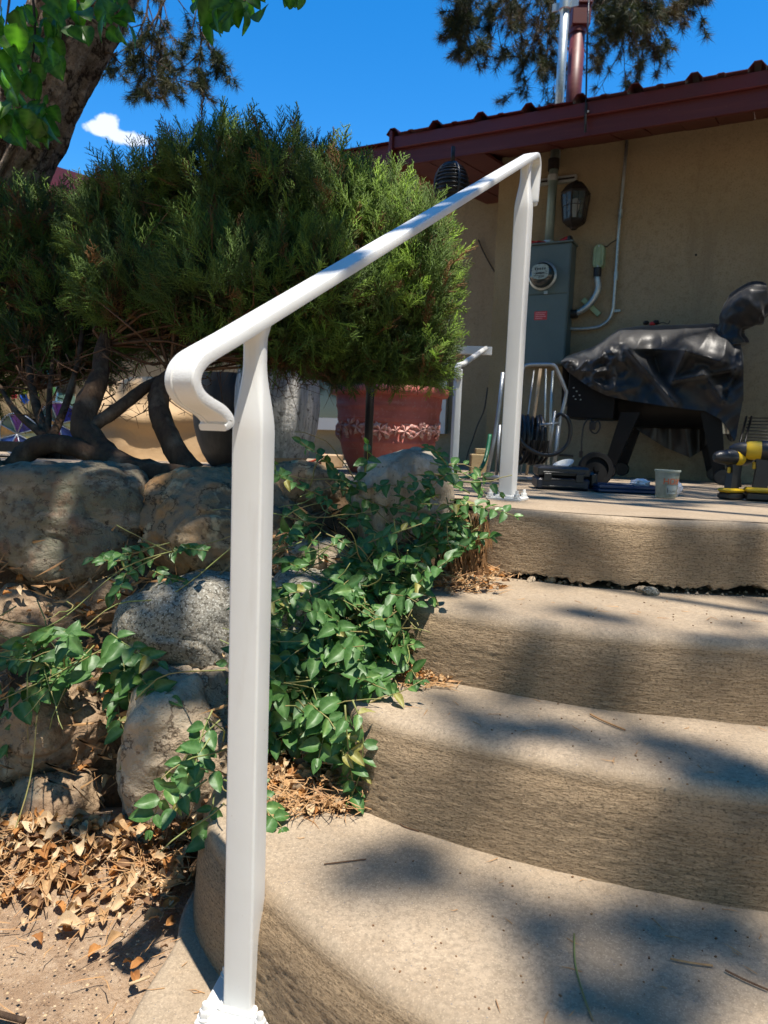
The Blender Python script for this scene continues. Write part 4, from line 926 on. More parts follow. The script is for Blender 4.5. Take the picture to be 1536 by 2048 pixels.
def pine(label, starts, seed, trunkpts, tr, group=None, L=.10):
    t = thing('pine_tree', label, 'pine'); r = random.Random(seed); tufts = []; mb = MB()
    for p0, d0, L0 in starts: branch_tufts(p0, d0, L0, r, 2, tufts, mb, .012)
    pine_part(t, 'needles', tufts, seed, L); o = mb.build('branches', M['bark'], t, True); o['kind'] = 'stuff'
    trunk(trunkpts, tr, 'trunk', t, seed, 16, 'bigbark', .1); return t, len(tufts)
YP = 7.5
pine('pine boughs hanging above the roof behind the red vent pipe', [
    (P(900, -90, YP), V(.2, 0, -1), 0.60), (P(960, -120, YP), V(-.1, .1, -1), 0.76), (P(1010, -140, YP+.3), V(.0, .1, -1), 0.80), (P(1080, -130, YP), V(-.1, 0, -1), 1.00), (P(1130, -140, YP+.4), V(.1, 0, -1), 0.88),
    (P(1190, -120, YP), V(.1, 0, -1), 0.80), (P(1250, -110, YP), V(-.1, 0, -1), 0.88), (P(1300, -130, YP+.3), V(.05, 0, -1), 1.08), (P(1270, -100, YP), V(.3, 0, -1), 0.80), (P(1360, -120, YP), V(.25, 0, -1), 0.68), (P(1150, -60, YP+.5), V(.9, 0, -.5), 0.56), (P(1060, -50, YP+.5), V(-.9, 0, -.5), 0.64), (P(960, -60, YP), V(-.6, 0, -.8), 0.48), (P(1320, -60, YP), V(.8, 0, -.35), 0.36)],
    31, [V(9.5, 8.5, -.2), V(9.0, 8.3, 3), V(8.2, 8.1, 6), V(7.6, 8, 9)], [.28, .24, .2, .12], L=.115)
pine('pine bough hanging from the top edge beside the leaning trunk', [
    (P(300, -60, 6), V(.0, 0, -1), .62), (P(340, -70, 6), V(.1, 0, -1), .75), (P(380, -60, 6), V(-.1, 0, -1), .6), (P(395, -40, 6), V(.2, 0, -1), .5), (P(330, -50, 6.3), V(-.15, 0, -1), .85), (P(270, -90, 6.4), V(-.2, 0, -1), .5), (P(20, -20, 6.4), V(-.2, 0, -1), .6), (P(60, -20, 6.4), V(.2, 0, -1), .5)],
    47, [V(-5.5, 8.5, -.2), V(-5.0, 8.3, 3), V(-4.0, 7.5, 6), V(-3.2, 6.6, 7)], [.22, .2, .14, .05], L=.10)

# ------------------------------------------------------------------ house
WO = V(1.18, 5.0, 0); WE = V(.89, -.456, 0).normalized(); WI = V(.456, .89, 0).normalized(); ZU = V(0, 0, 1)
WR = Matrix((WE, WI, ZU)).transposed()          # local x along the wall, y into the wall, z up
def ow(px, py, d=0):                            # the point of the wall (moved d toward the viewer) seen at a pixel
    return atplane(px, py, WO-WI*d, -WI)
def lw(p): q = p-WO; return V(q.dot(WE), q.dot(WI), p.z)
def wl(x, y, z): return WO+WE*x+WI*y+V(0, 0, z)
def boxw(mb, x0, x1, y0, y1, z0, z1, bev=0, mi=0): mb.box(wl((x0+x1)/2, (y0+y1)/2, (z0+z1)/2), (x1-x0, y1-y0, z1-z0), WR, bev, mi)
house = thing('house', 'low tan stucco house with maroon eaves behind the patio', 'house')
ztop = ow(1300, 277).z
xc = lw(ow(984, 700)).x                         # left corner of the main wall
mb = MB(); boxw(mb, xc, 5.5, 0, .22, .3, ztop+.02); boxw(mb, xc, xc+.2, .22, 1.3, .3, ztop+.1); mb.build('wall', M['stucco'], house)['label'] = 'main tan stucco wall'
xp = lw(ow(1022, 700)).x
mb = MB(); boxw(mb, xc-.004, xp+.01, -.025, .0, .3, ztop-.06); mb.build('pilaster', M['stucco2'], house)['label'] = 'lighter stucco strip at the wall corner'
# recessed wall on the left, with its window
YB = 1.15
def ob(px, py, d=0): return atplane(px, py, WO+WI*(YB-d), -WI)
zb = ob(930, 347).z
mb = MB(); boxw(mb, -7.5, xc+.02, YB, YB+.2, .3, zb+.3); o = mb.build('wall', M['stucco'], house); o['label'] = 'recessed shaded stucco wall beside the flowerpots'
# eave: fascia with raised lip, sloping soffit of boards, ribbed metal roof
OV = .62
def of(px, py): return atplane(px, py, WO-WI*OV, -WI)
fb = of(1300, 252).z; ft = of(1300, 187).z; x0 = lw(of(787, 300)).x; x1 = 5.5
mb = MB(); boxw(mb, x0, x1, -OV, -OV+.025, fb, ft-.02); mb.build('fascia', M['maroon'], house)['label'] = 'wide maroon fascia board'
mb = MB(); boxw(mb, x0-.01, x1, -OV-.028, -OV-.003, fb+(ft-fb)*.58, ft+.005, .004); mb.build('drip_edge', M['maroon_metal'], house)
mb = MB(); boxw(mb, x0-.012, x0+.012, -OV-.05, -OV+.06, fb-.004, ft+.035, .003); mb.build('end_cap', M['maroon_metal'], house)
zs0 = fb+.02; zs1 = ztop+.012
nb = 34
for i in range(nb):
    a = x0+.03+(x1-x0)*i/nb; b = x0+.03+(x1-x0)*(i+1)/nb-.006; back = 0 if a > xc-.05 else YB
    k = zs1-zs0; z_b = zs0+k*((OV+back)/OV) if back else zs1
    ring = []
    mb = MB(); ya, yb_ = -OV+.03, back+(.0 if not back else .05)
    z_b = min(z_b, zs0+k*1.6); j = .002*(i % 3)
    mb.add([wl(a, ya, zs0+j), wl(b, ya, zs0+j), wl(b, yb_, z_b+j), wl(a, yb_, z_b+j), wl(a, ya, zs0+.018+j), wl(b, ya, zs0+.018+j), wl(b, yb_, z_b+.018+j), wl(a, yb_, z_b+.018+j)], [(0, 3, 2, 1), (4, 5, 6, 7), (0, 1, 5, 4), (2, 3, 7, 6), (1, 2, 6, 5), (0, 4, 7, 3)])
    mb.build('soffit_board', M['maroon'], house)
# ribbed roof sheet
prof = []; pitch_ = .305; x = x0-.03
while x < x1:
    prof += [(x, 0), (x+.028, .034), (x+.062, .034), (x+.09, 0), (x+.155, .0), (x+.165, .006), (x+.19, .006), (x+.20, 0), (x+.25, .0)]; x += pitch_
mb = MB(); r0 = [wl(x, -OV-.055, ft+.012+z) for x, z in prof]; r1 = [wl(x, 3.2, ft+.35+z) for x, z in prof]; mb.loft([r0, r1], False, closed=False)
r2 = [p-V(0, 0, .004) for p in r0]; r3 = [p-V(0, 0, .004) for p in r1]; mb.loft([r3, r2], False, closed=False); mb.loft([r0, r2], False, closed=False); mb.build('roof', M['maroon_metal'], house)
# small lower eave past the corner
def og(px, py): return atplane(px, py, WO+WI*.55, -WI)
xa = lw(og(520, 330)).x; xb = lw(og(785, 300)).x; q0 = og(770, 330).z; q1 = og(770, 292).z
mb = MB(); boxw(mb, -6.5, xb+.4, .55, .58, q0, q1); mb.build('rear_fascia', M['maroon'], house)
mb = MB(); mb.add([wl(-6.5, .5, q1+.01), wl(xb+.4, .5, q1+.01), wl(xb+.4, 3, q1+.2), wl(-6.5, 3, q1+.2)], [(0, 1, 2, 3)]); mb.add([wl(-6.5, .58, q0), wl(x0+.05, .58, q0), wl(x0+.05, YB, q0+.02), wl(-6.5, YB, q0+.02)], [(0, 1, 2, 3)]); mb.build('rear_roof', M['maroon_metal'], house)
# window behind the pots
glass = mat('dark_window_glass', (.012, .014, .016), .06, spec=.8)
def winbox(px0, py0, px1, py1):
    a = lw(ob(px0, py0)); b = lw(ob(px1, py1)); return a.x, b.x, b.z, a.z
wx0, wx1, wz0, wz1 = winbox(630, 560, 893, 868)
mb = MB(); fw_ = .075
for a in ((wx0, wx0+fw_, wz0, wz1), (wx1-fw_, wx1, wz0, wz1), (wx0+fw_, wx1-fw_, wz0, wz0+.12), (wx0+fw_, wx1-fw_, wz1-fw_, wz1), ((wx0+wx1)/2-.025, (wx0+wx1)/2+.025, wz0+.12, wz1-fw_)):
    boxw(mb, a[0], a[1], YB-.05, YB-.001, a[2], a[3])
w_ = mb.build('window_frame', M['white'], house)
for k in range(2):
    mb = MB(); c = (wx0+wx1)/2; boxw(mb, (wx0+fw_, c+.025)[k], (c-.025, wx1-fw_)[k], YB-.02, YB-.012, wz0+.12, wz1-fw_); mb.build('pane', glass, w_)
# scalloped stain lines and small marks on the wall
mb = MB(); p = lw(ow(1392, 510)); mb.box(wl(p.x, -.004, p.z), (.012, .008, .012), WR, .002); mb.build('screw_anchor', M['black'], house)
# maroon roof of another wing, far left
wing = thing('outbuilding', 'far low building with maroon metal roof showing left of the juniper top', 'building')
a = P(52, 318, 9); b = P(170, 340, 9.6); d_ = (b-a); d_.z = 0; d_.normalize(); n_ = V(-d_.y, d_.x, 0)
a = a-d_*.9; b = b+d_*2.5
mb = MB(); zt_ = a.z; mb.add([a+V(0, 0, 0), b+V(0, 0, 0), b-V(0, 0, .16), a-V(0, 0, .16)], [(0, 1, 2, 3)]); mb.add([a-n_*0, b, b+n_*3+V(0, 0, .1), a+n_*3+V(0, 0, .1)], [(0, 1, 2, 3)])
mb.add([a-V(0, 0, .16)-n_*.02, b-V(0, 0, .16)-n_*.02, b-V(0, 0, .30)-n_*.02, a-V(0, 0, .30)-n_*.02], [(0, 1, 2, 3)]); mb.build('roof', M['maroon_metal'], wing)
mb = MB(); a2 = a-V(0, 0, .3)+n_*.2; b2 = b-V(0, 0, .3)+n_*.2; mb.add([a2, b2, V(b2.x, b2.y, .4), V(a2.x, a2.y, .4)], [(0, 1, 2, 3)]); mb.add([a2+n_*3, b2+n_*3, V(b2.x, b2.y, .4)+n_*3, V(a2.x, a2.y, .4)+n_*3], [(0, 1, 2, 3)]); mb.build('wall', M['stucco'], wing)

# ---- pipes above the roof
def upto(px0, py0, px1, py1, d):               # two points on the same vertical, from two pixels
    a = atplane(px0, py0, WO-WI*d, -WI); b = atplane(px1, py1, WO-WI*d, -WI); return a, V(a.x, a.y, b.z)
t = thing('service_mast', 'galvanised electric service mast rising above the eave', 'pipe')
a, b = upto(1118, 215, 1128, -60, .0); mb = MB(); mb.tube([V(a.x, a.y, ft-.1), b], .030, 20); mb.build('pipe', M['galv'], t, True)
q = atplane(1123, 12, WO, -WI); q = V(a.x, a.y, q.z)
mb = MB(); mb.lathe([(.031, -.035), (.040, -.03), (.040, .03), (.031, .035)], q, 20); mb.box(q+WR@V(-.06, 0, 0), (.055, .008, .05), WR, .001); mb.box(q+WR@V(.06, 0, 0), (.055, .008, .05), WR, .001); mb.build('clamp', M['galv'], t, True, 40)
mb = MB(); 
for s in (-1, 1): mb.lathe([(0, -.022), (.008, -.022), (.008, -.012), (0, -.012)], q+WR@V(.065*s, 0, 0), 6, WR@Matrix.Rotation(R(90), 3, 'X'))
mb.build('bolt', M['galv'], t); mb = MB(); mb.tube([q+V(0, 0, .03), q+V(0, 0, .12)], .026, 14); mb.build('rusty_sleeve', M['terracotta'], t, True)
t = thing('vent_pipe', 'square-capped maroon painted flue pipe beside the service mast', 'pipe')
a, b = upto(1146, 206, 1158, 62, -.15); mb = MB(); mb.tube([V(a.x, a.y, ft), V(a.x, a.y, b.z)], .052, 24); mb.build('pipe', M['maroon'], t, True)
mb = MB(); c = V(a.x, a.y, b.z+.01); mb.tube([c-V(0, 0, .03), c+V(0, 0, .0)], .056, 24); mb.box(c+V(.01, 0, .07), (.125, .125, .13), WR@Matrix.Rotation(R(25), 3, 'Z'), .006); mb.box(c+V(.01, 0, .145), (.14, .14, .012), WR@Matrix.Rotation(R(25), 3, 'Z'), .003); mb.build('cap', M['maroon'], t)
mb = MB(); mb.lathe([(.054, 0), (.11, 0), (.07, .03), (.054, .05)], V(a.x, a.y, ft+.06), 24); mb.build('flashing', M['maroon'], t, True)
t = thing('guy_cable', 'black overhead cable dropping to an anchor on the fascia', 'cable')
a = atplane(1172, 205, WO-WI*(OV+.03), -WI); mb = MB(); top_ = at(1180, -60, a.y+.05); mb.tube([top_, a.lerp(top_, .45)+V(-.004, 0, 0), a, a-V(0, 0, .1)], .0055, 8); mb.build('cable', M['rubber'], t, True)
mb = MB(); mb.box(a-V(0, .01, .045), (.012, .012, .07)); mb.tube([a-V(0, .012, .07), a-V(0, .02, .13), a-V(-.004, .012, .17)], .007, 8); mb.build('turnbuckle', M['black'], t)
mb = MB(); mb.lathe([(0, 0), (.006, .002), (.007, .01), (0, .014)], a+V(.012, -.015, -.062), 10); mb.build('bolt', M['white'], t, True)

# ---- electric panel and conduits
t = thing('electric_panel', 'tall grey-green electric meter panel on the stucco wall', 'electric panel')
A = lw(ow(1056, 482, .10)); B = lw(ow(1145, 484, .14)); C = lw(ow(1128, 728, .14)); px0_, px1_ = A.x, (B.x+C.x)/2; pz1, pz0 = B.z, C.z
mb = MB(); boxw(mb, px0_, px1_, -.14, -.001, pz0, pz1, .004); mb.build('cabinet', M['panel'], t)
zm = lw(ow(1100, 588, .14)).z
mb = MB(); boxw(mb, px0_+.008, px1_-.008, -.146, -.1405, zm+.003, pz1-.012, .002); mb.build('meter_cover', M['panel'], t)
mb = MB(); boxw(mb, px0_+.008, px1_-.008, -.146, -.1405, pz0+.01, zm-.003, .002); mb.build('breaker_door', M['panel'], t)
mb = MB(); boxw(mb, px0_-.01, px1_+.01, -.155, -.001, pz1+.001, pz1+.012, .002); mb.build('rain_lip', M['panel'], t)
mc = lw(ow(1086, 552, .15)); Rx = WR@Matrix.Rotation(R(90), 3, 'X')
mb = MB(); mb.lathe([(.001, -.001), (.093, 0), (.096, .012), (.088, .02), (.083, .022)], wl(mc.x, -.147, mc.z), 40, Rx); o = mb.build('meter_ring', M['galv'], t, True, 40)
gl = mat('meter_glass', (.035, .045, .045), .08, spec=.7)
mb = MB(); mb.lathe([(.083, .018), (.081, .05), (.070, .066), (.04, .074), (0, .076)], wl(mc.x, -.147, mc.z), 40, Rx); o = mb.build('meter_dome', gl, t, True)
fc = mat('meter_face', (.36, .44, .40), .5, layers=(((60, 60, 160), .55, .6, (.12, .16, .14)),))
mb = MB(); ring = [(.058*math.copysign(abs(math.cos(u))**.8, math.cos(u)), .050*math.copysign(abs(math.sin(u))**.6, math.sin(u))) for u in [2*math.pi*k/28 for k in range(28)]]
mb.loft([[wl(mc.x+x_, -.224, mc.z+.012+z_) for x_, z_ in ring], [wl(mc.x+x_, -.229, mc.z+.012+z_) for x_, z_ in ring]], True); mf = mb.build('meter_face', fc, t)
dk = mat('print_dark', (.03, .035, .035), .6)
mb = MB()
for k in range(5): mb.box(wl(mc.x-.032+.016*k, -.2300, mc.z+.030), (.009, .0008, .014), WR)
mb.box(wl(mc.x, -.2300, mc.z+.002), (.06, .0008, .010), WR); mb.box(wl(mc.x-.004, -.2300, mc.z-.014), (.07, .0008, .004), WR); mb.box(wl(mc.x+.01, -.2300, mc.z-.022), (.04, .0008, .004), WR)
mb.build('dial_print', dk, mf)
lt = lw(ow(1092, 584, .15)); mb = MB(); boxw(mb, lt.x-.012, lt.x+.012, -.160, -.1465, lt.z-.014, lt.z+.008, .002); mb.build('latch', M['galv'], t)
st = lw(ow(1081, 631, .15)); red = mat('red_sticker', (.55, .06, .06), .5); pk = mat('sticker_print', (.75, .42, .40), .5)
mb = MB(); boxw(mb, st.x-.044, st.x+.044, -.1475, -.1465, st.z-.029, st.z+.029); sk = mb.build('warning_sticker', red, t)
mb = MB()
for k in range(4): boxw(mb, st.x-.036, st.x+(.034, .028, .036, .012)[k], -.1482, -.1477, st.z+.017-.0125*k, st.z+.0205-.0125*k)
mb.build('sticker_print', pk, sk)
t = thing('service_conduit', 'thick grey-green conduit rising from the panel to the eave', 'conduit')
c0 = lw(ow(1098, 480, .07)); mb = MB(); mb.tube([wl(c0.x, -.07, pz1), wl(c0.x+.004, -.07, ztop-.01)], .030, 20); mb.build('pipe', M['conduit'], t, True)
zc = lw(ow(1104, 357, .07)).z; mb = MB(); boxw(mb, c0.x-.10, c0.x+.15, -.035, -.001, zc-.022, zc+.022, .002); mb.build('strut', M['galv'], t); mb = MB(); boxw(mb, c0.x-.088, c0.x+.14, -.0375, -.0355, zc-.006, zc+.006); mb.build('strut_slot', M['black'], t)
mb = MB(); mb.tube([wl(c0.x, -.07, zc-.02), wl(c0.x, -.07, zc+.02)], .034, 20); mb.build('clamp', M['galv'], t, True, 40)
mb = MB(); mb.tube([wl(c0.x, -.07, pz1+.005), wl(c0.x, -.07, pz1+.04)], .037, 8); mb.build('hub', M['galv'], t)
zz = ztop-.14; mb = MB(); mb.tube([wl(c0.x, -.07, zz), wl(c0.x, -.07, zz+.07)], .038, 20); mb.build('coupling', M['black'], t, True, 40)
redp = mat('red_plastic', (.50, .02, .02), .4)
t = thing('hand_tool', 'red and black hand tool lying on top of the panel', 'tool')
q = lw(ow(1130, 474, .08)); mb = MB(); mb.box(wl(q.x, -.08, pz1+.030), (.075, .04, .034), WR@Matrix.Rotation(R(-22), 3, 'Y'), .008); mb.build('grip', redp, t); mb = MB(); mb.box(wl(q.x+.035, -.08, pz1+.036), (.03, .05, .045), WR@Matrix.Rotation(R(-10), 3, 'Y'), .008); mb.box(wl(q.x-.06, -.08, pz1+.022), (.06, .014, .014), WR, .003); mb.build('head', M['blackplastic'], t)
t = thing('red_rag', 'crumpled red cloth on the left end of the panel top', 'rag')
v, f = ICO; q = wl(lw(ow(1076, 478, .08)).x, -.08, pz1+.022); o = npmesh('cloth', [tuple(q+WR@V(*(np.array(u)*np.array([.07, .04, .016])*(1+.5*noise.noise(V(*(u*3))))))) for u in v], f, redp, t, True)
# LB body and its swept conduit
t = thing('conduit_body', 'pale green oval conduit body with a curved pipe into the panel', 'conduit')
l0 = lw(ow(1199, 488, .05)); l1 = lw(ow(1197, 538, .05)); green = mat('pale_green_enamel', (.33, .43, .25), .45, .2, layers=((20, .4, .7, (.24, .33, .19)),))
def capsule(h, w, k): 
    out = []
    for i in range(13): an = math.pi*i/12; out.append((w*math.cos(an), h-w+w*math.sin(an)))
    for i in range(13): an = math.pi+math.pi*i/12; out.append((w*math.cos(an), -h+w+w*math.sin(an)))
    return out
cx, cz, hh = l0.x, (l0.z+l1.z)/2, (l0.z-l1.z)/2
mb = MB(); mb.loft([[wl(cx+a_, -y_, cz+b_) for a_, b_ in capsule(hh-s_2, .037-s_2, 0)] for y_, s_2 in ((.001, 0), (.05, 0), (.055, .003))], True); mb.build('body', green, t, True, 40)
mb = MB(); mb.loft([[wl(cx+a_, -y_, cz+b_) for a_, b_ in capsule(hh-s_2, .037-s_2, 0)] for y_, s_2 in ((.0555, .004), (.060, .004), (.0605, .008), (.058, .012), (.058, .02), (.0615, .022))], True); mb.build('cover', green, t, True, 30)
mb = MB()
for s in (-1, 1): mb.lathe([(0, 0), (.006, 0), (.005, .004), (0, .005)], wl(cx, -.0605, cz+s*(hh-.016)), 10, Rx)
mb.build('screw', M['galv'], t)
j0 = wl(cx-.002, -.045, l1.z-.0); mb = MB(); mb.tube([j0+V(0, 0, .01), j0-V(0, 0, .05)], .026, 16); mb.build('coupling', M['blackplastic'], t, True, 40)
e0 = wl(px1_, -.045, lw(ow(1140, 628, .045)).z); k1 = ow(1196, 578, .045); k2 = ow(1183, 604, .045); k3 = ow(1162, 622, .045)
mb = MB(); mb.tube(crv([j0-V(0, 0, .045), k1, k2, k3, e0], 26), .021, 14); mb.build('pipe', M['galv'], t, True)
mb = MB(); mb.tube([e0, e0+WE*.045], .028, 14); mb.build('coupling', M['blackplastic'], t, True, 40)
m0 = lw(ow(1181, 613, .045)); rr_ = WR@Matrix.Rotation(R(43), 3, 'Y')
mb = MB(); mb.box(wl(m0.x, -.022, m0.z), (.16, .02, .035), rr_, .002); mb.build('strap', green, t)
# thin conduit with bends
t = thing('thin_conduit', 'thin conduit running down the wall from the soffit and curving left into the panel', 'conduit')
pts = [(1254, 281), (1247, 360), (1240, 430), (1232, 545), (1227, 615), (1219, 638), (1200, 653), (1175, 657), (1150, 658), (1134, 658)]; w3 = [ow(a_, b_, .02) for a_, b_ in pts]; w3[-1] = V(*(wl(px1_-.01, -.02, w3[-1].z)))
mb = MB(); mb.tube(w3[:4]+crv(w3[4:], 24), .0105, 12); mb.build('pipe', M['galv'], t, True)
for (a_, b_) in ((1241, 428), (1232, 552)):
    q = ow(a_, b_, .02); mb = MB(); mb.tube([q-V(0, 0, .028), q+V(0, 0, .028)], .0155, 12); mb.build('coupling', M['galv'], t, True, 40)
q = ow(1228, 622, .012); mb = MB(); mb.box(q+WE*.012, (.06, .012, .018), WR, .002); mb.build('strap', M['galv'], t)
mb = MB(); mb.tube(crv([ow(1236, 478, .004), ow(1222, 486, .004), ow(1213, 494, .004), ow(1209, 492, .004)], 12), .003, 6); tag(mb.build('loose_wire', M['black'], None, True), 'short loose dark wire between the oval conduit body and the thin conduit', 'wire')

# ---- wall lantern
t = thing('wall_lantern', 'dark rusted wall lantern with a bulb behind small panes', 'lantern')
L0 = ow(1150, 412, .14); lz1 = ow(1154, 360, .14).z; lz0 = ow(1149, 459, .14).z; H = lz1-lz0; wlan = .095
rust = mat('rusted_lantern_iron', (.018, .014, .011), .7, .3, layers=((25, .5, .7, (.05, .03, .02)),), bumps=((60, .5, .003),))
lg = mat('seeded_lantern_glass', (.09, .10, .085), .12, spec=.6, layers=((14, .45, .7, (.16, .16, .13)),)); lg.node_tree.nodes['Principled BSDF'].inputs['Alpha'].default_value = .45
c = V(L0.x, L0.y, lz0); hx = 6
mb = MB(); mb.lathe([(0, 0), (.02, .0), (.03, .012), (wlan*.62, .03), (wlan*.80, .045), (wlan*.80, .06), (0, .06)], c, 6); mb.build('base', rust, t)
mb = MB(); zt_ = H*.70; mb.lathe([(wlan*.98, zt_), (wlan*1.05, zt_+.012), (wlan*.75, zt_+.05), (wlan*.45, zt_+.075), (wlan*.30, zt_+.08), (wlan*.28, H-.045), (.018, H-.036), (.012, H-.026), (.020, H-.016), (.014, H-.004), (0, H)], c, 6, cap=True); mb.build('roof', rust, t)
for k in range(6):
    a0 = 2*math.pi*k/6; a1 = 2*math.pi*(k+1)/6
    def lp(an, z): u = (z-.06)/(zt_-.06); r_2 = wlan*(.78+.20*u); return c+V(math.cos(an)*r_2, math.sin(an)*r_2, z)
    mb = MB(); mb.tube([lp(a0, .055), lp(a0, zt_)], .006, 6); mb.build('bar', rust, t)
    mb = MB(); mb.add([lp(a0, .06), lp(a1, .06), lp(a1, zt_), lp(a0, zt_)], [(0, 1, 2, 3)]); pn = mb.build('pane', lg, t)
    mb = MB(); mid = (a0+a1)/2
    mb.tube([lp(a0, .06).lerp(lp(a1, .06), .5), lp(a0, zt_).lerp(lp(a1, zt_), .5)], .003, 5)
    for u in (.52,): z = .06+(zt_-.06)*u; mb.tube([lp(a0, z), lp(a1, z)], .003, 5)
    mb.build('glazing_bar', rust, pn)
mb = MB(); mb.lathe([(0, .06), (.014, .065), (.014, .10), (.022, .12), (.030, .15), (.030, .17), (.018, .195), (0, .2)], c, 16); mb.build('bulb', mat('frosted_bulb', (.75, .74, .68), .4), t, True)
mb = MB(); bk = wl(lw(L0).x, -.006, lz0+H*.55); mb.box(bk, (.07, .012, .16), WR, .003); mb.tube([bk, c+V(0, 0, H*.45)+WR@V(0, .06, 0)], .010, 8); mb.build('bracket', rust, t)

# ---- ribbed black fixture hanging under the porch eave
t = thing('ribbed_fixture', 'black ribbed egg-shaped fixture peeking over the juniper below the eave', 'lamp')
c = P(903, 372, 4.35); k = 4.35/FPX; Rr = 33*k
mb = MB(); mb.lathe([(Rr*math.sin(u)*.93*(1 if u > .4 else 1), Rr*1.25*math.cos(u)) for u in [math.pi*.06+math.pi*.9*i/16 for i in range(17)]], c, 28, cap=True); mb.build('core', mat('dark_core', (.006, .006, .007), .5), t, True)
for i in range(13):
    u = .32+i*.19
    z = Rr*1.25*math.cos(u); rr_2 = Rr*math.sin(u)
    mb = MB(); mb.tube([c+V(rr_2*math.cos(a_), rr_2*math.sin(a_), z) for a_ in [2*math.pi*j/32 for j in range(33)]], .0045, 6, False); mb.build('slat', M['blackplastic'], t, True)
for j in range(4):
    a_ = R(20+90*j); mb = MB(); mb.tube([c+V(Rr*1.04*math.sin(u)*math.cos(a_), Rr*1.04*math.sin(u)*math.sin(a_), Rr*1.29*math.cos(u)) for u in [math.pi*i/14 for i in range(15)]], .008, 6); mb.build('rib', M['blackplastic'], t, True)
mb = MB(); mb.tube([c+V(0, 0, Rr*1.2), c+V(0, 0, Rr*1.2+.10)], .012, 8); mb.build('stem', M['black'], t, True)
mb = MB(); mb.tube(crv([ob(957, 480, .02), ob(965, 500, .02), ob(978, 525, .02), ob(990, 545, .02)], 14)+[ob(996, 552, .02)], .006, 6); tag(mb.build('wall_cable', M['black'], None, True), 'dark cable sagging across the recessed wall by the juniper tip', 'cable')
mb = MB(); mb.tube(crv([ob(975, 775, .05), ob(968, 820, .05), ob(955, 850, .05), ob(945, 880, .05), ob(936, 905, .05), ob(930, 935, .05)], 24), .006, 6); tag(mb.build('power_cord', M['rubber'], None, True), 'thin black cord trailing down the recessed wall behind the small rail', 'cord')

# ------------------------------------------------------------------ things standing on the patio
def onfloor(px, py):
    z = .6
    for _ in range(20): p = atz(px, py, z); z = patio_z(p.y)+.004
    return p
def tubes(name, lst, mt, parent, n=10, smooth=True):
    o = None
    for pts, rad in lst: mb = MB(); mb.tube(pts, rad, n); o = mb.build(name, mt, parent, smooth)
    return o
# terracotta pot
def pot_terracotta():
    t = thing('flowerpot', 'large terracotta flowerpot with raised leaf and grape band', 'flowerpot', group=None)
    Y = 3.75; c = P(773, 944, Y); c.z = patio_z(Y)+.004; k = Y/FPX; top = P(780, 778, Y).z; H = top-c.z; Rt = 117*k; 
    prof = [(0, 0), (.58, 0), (.63, .02), (.70, .12), (.765, .24), (.80, .34), (.815, .36), (.815, .375), (.80, .39), (.83, .50), (.845, .62), (.865, .635), (.865, .65), (.85, .665), (.875, .75), (.895, .775), (.885, .80), (.895, .90), (.93, .905), (.985, .915), (1.0, .94), (1.0, .97), (.985, 1.0), (.95, 1.01), (.90, 1.0), (.87, .95), (.86, .6)]
    mb = MB(); mb.lathe([(r*Rt, z*H) for r, z in prof], c, 72); mb.build('body', M['terracotta'], t, True, 60)
    mb = MB(); mb.lathe([(0, .86*H), (.87*Rt, .86*H)], c, 40); mb.build('potting_soil', M['bank'], t)
    r = random.Random(3)
    for i in range(40):
        a0 = 2*math.pi*i/40+r.uniform(-.05, .05); mb = MB()
        def onp(a, h, out=0): rr = (.805+(.835-.805)*(h-.39)/.22)*Rt+out; return c+V(math.cos(a)*rr, math.sin(a)*rr, h*H)
        kind = i % 3
        if kind == 0:                                # grapes
            for g in range(14): 
                mb.lathe([(0, -.013), (.009, -.009), (.013, 0), (.009, .009), (0, .013)], onp(a0+r.gauss(0, .035), .50+r.gauss(0, .035), .004), 8)
        else:                                        # leaf with lobes
            cc = onp(a0, .5+r.uniform(-.055, .055), .006+.006*r.random()); n = V(math.cos(a0), math.sin(a0), 0); s = V(-n.y, n.x, 0); w = r.uniform(.032, .062); th = r.uniform(0, 6)
            for q in range(5):
                b = th+q*1.256; tip = cc+(s*math.cos(b)+ZU*math.sin(b))*w; l = cc+(s*math.cos(b+.45)+ZU*math.sin(b+.45))*w*.55; rr = cc+(s*math.cos(b-.45)+ZU*math.sin(b-.45))*w*.55
                mb.add([cc+n*.012, l, tip-n*.004, rr, cc+(tip-cc)*.5+n*.012], [(0, 4, 1), (1, 4, 2), (2, 4, 3), (3, 4, 0)])
        mb.build('relief', M['relief'], t, kind == 0)
    mb = MB(); mb.tube([c+V(math.cos(a)*.83*Rt, math.sin(a)*.83*Rt, H*(.52+.06*math.sin(a*9))) for a in [2*math.pi*j/90 for j in range(91)]], .006, 6, False); mb.build('relief_vine', M['relief'], t, True)
pot_terracotta()
glaze = mat('pitted_grey_planter', (.60, .58, .54), .55, layers=(((60, 60, 5), .40, .62, (.33, .32, .29)), (30, .58, .64, (.15, .14, .12)), (90, .60, .66, (.18, .17, .15))), bumps=(((50, 50, 6), .9, .01), (45, .8, .008)))
tanc = mat('raw_tan_planter_base', (.50, .36, .22), .85, layers=((20, .45, .7, (.40, .27, .15)),), bumps=((60, .4, .003),))
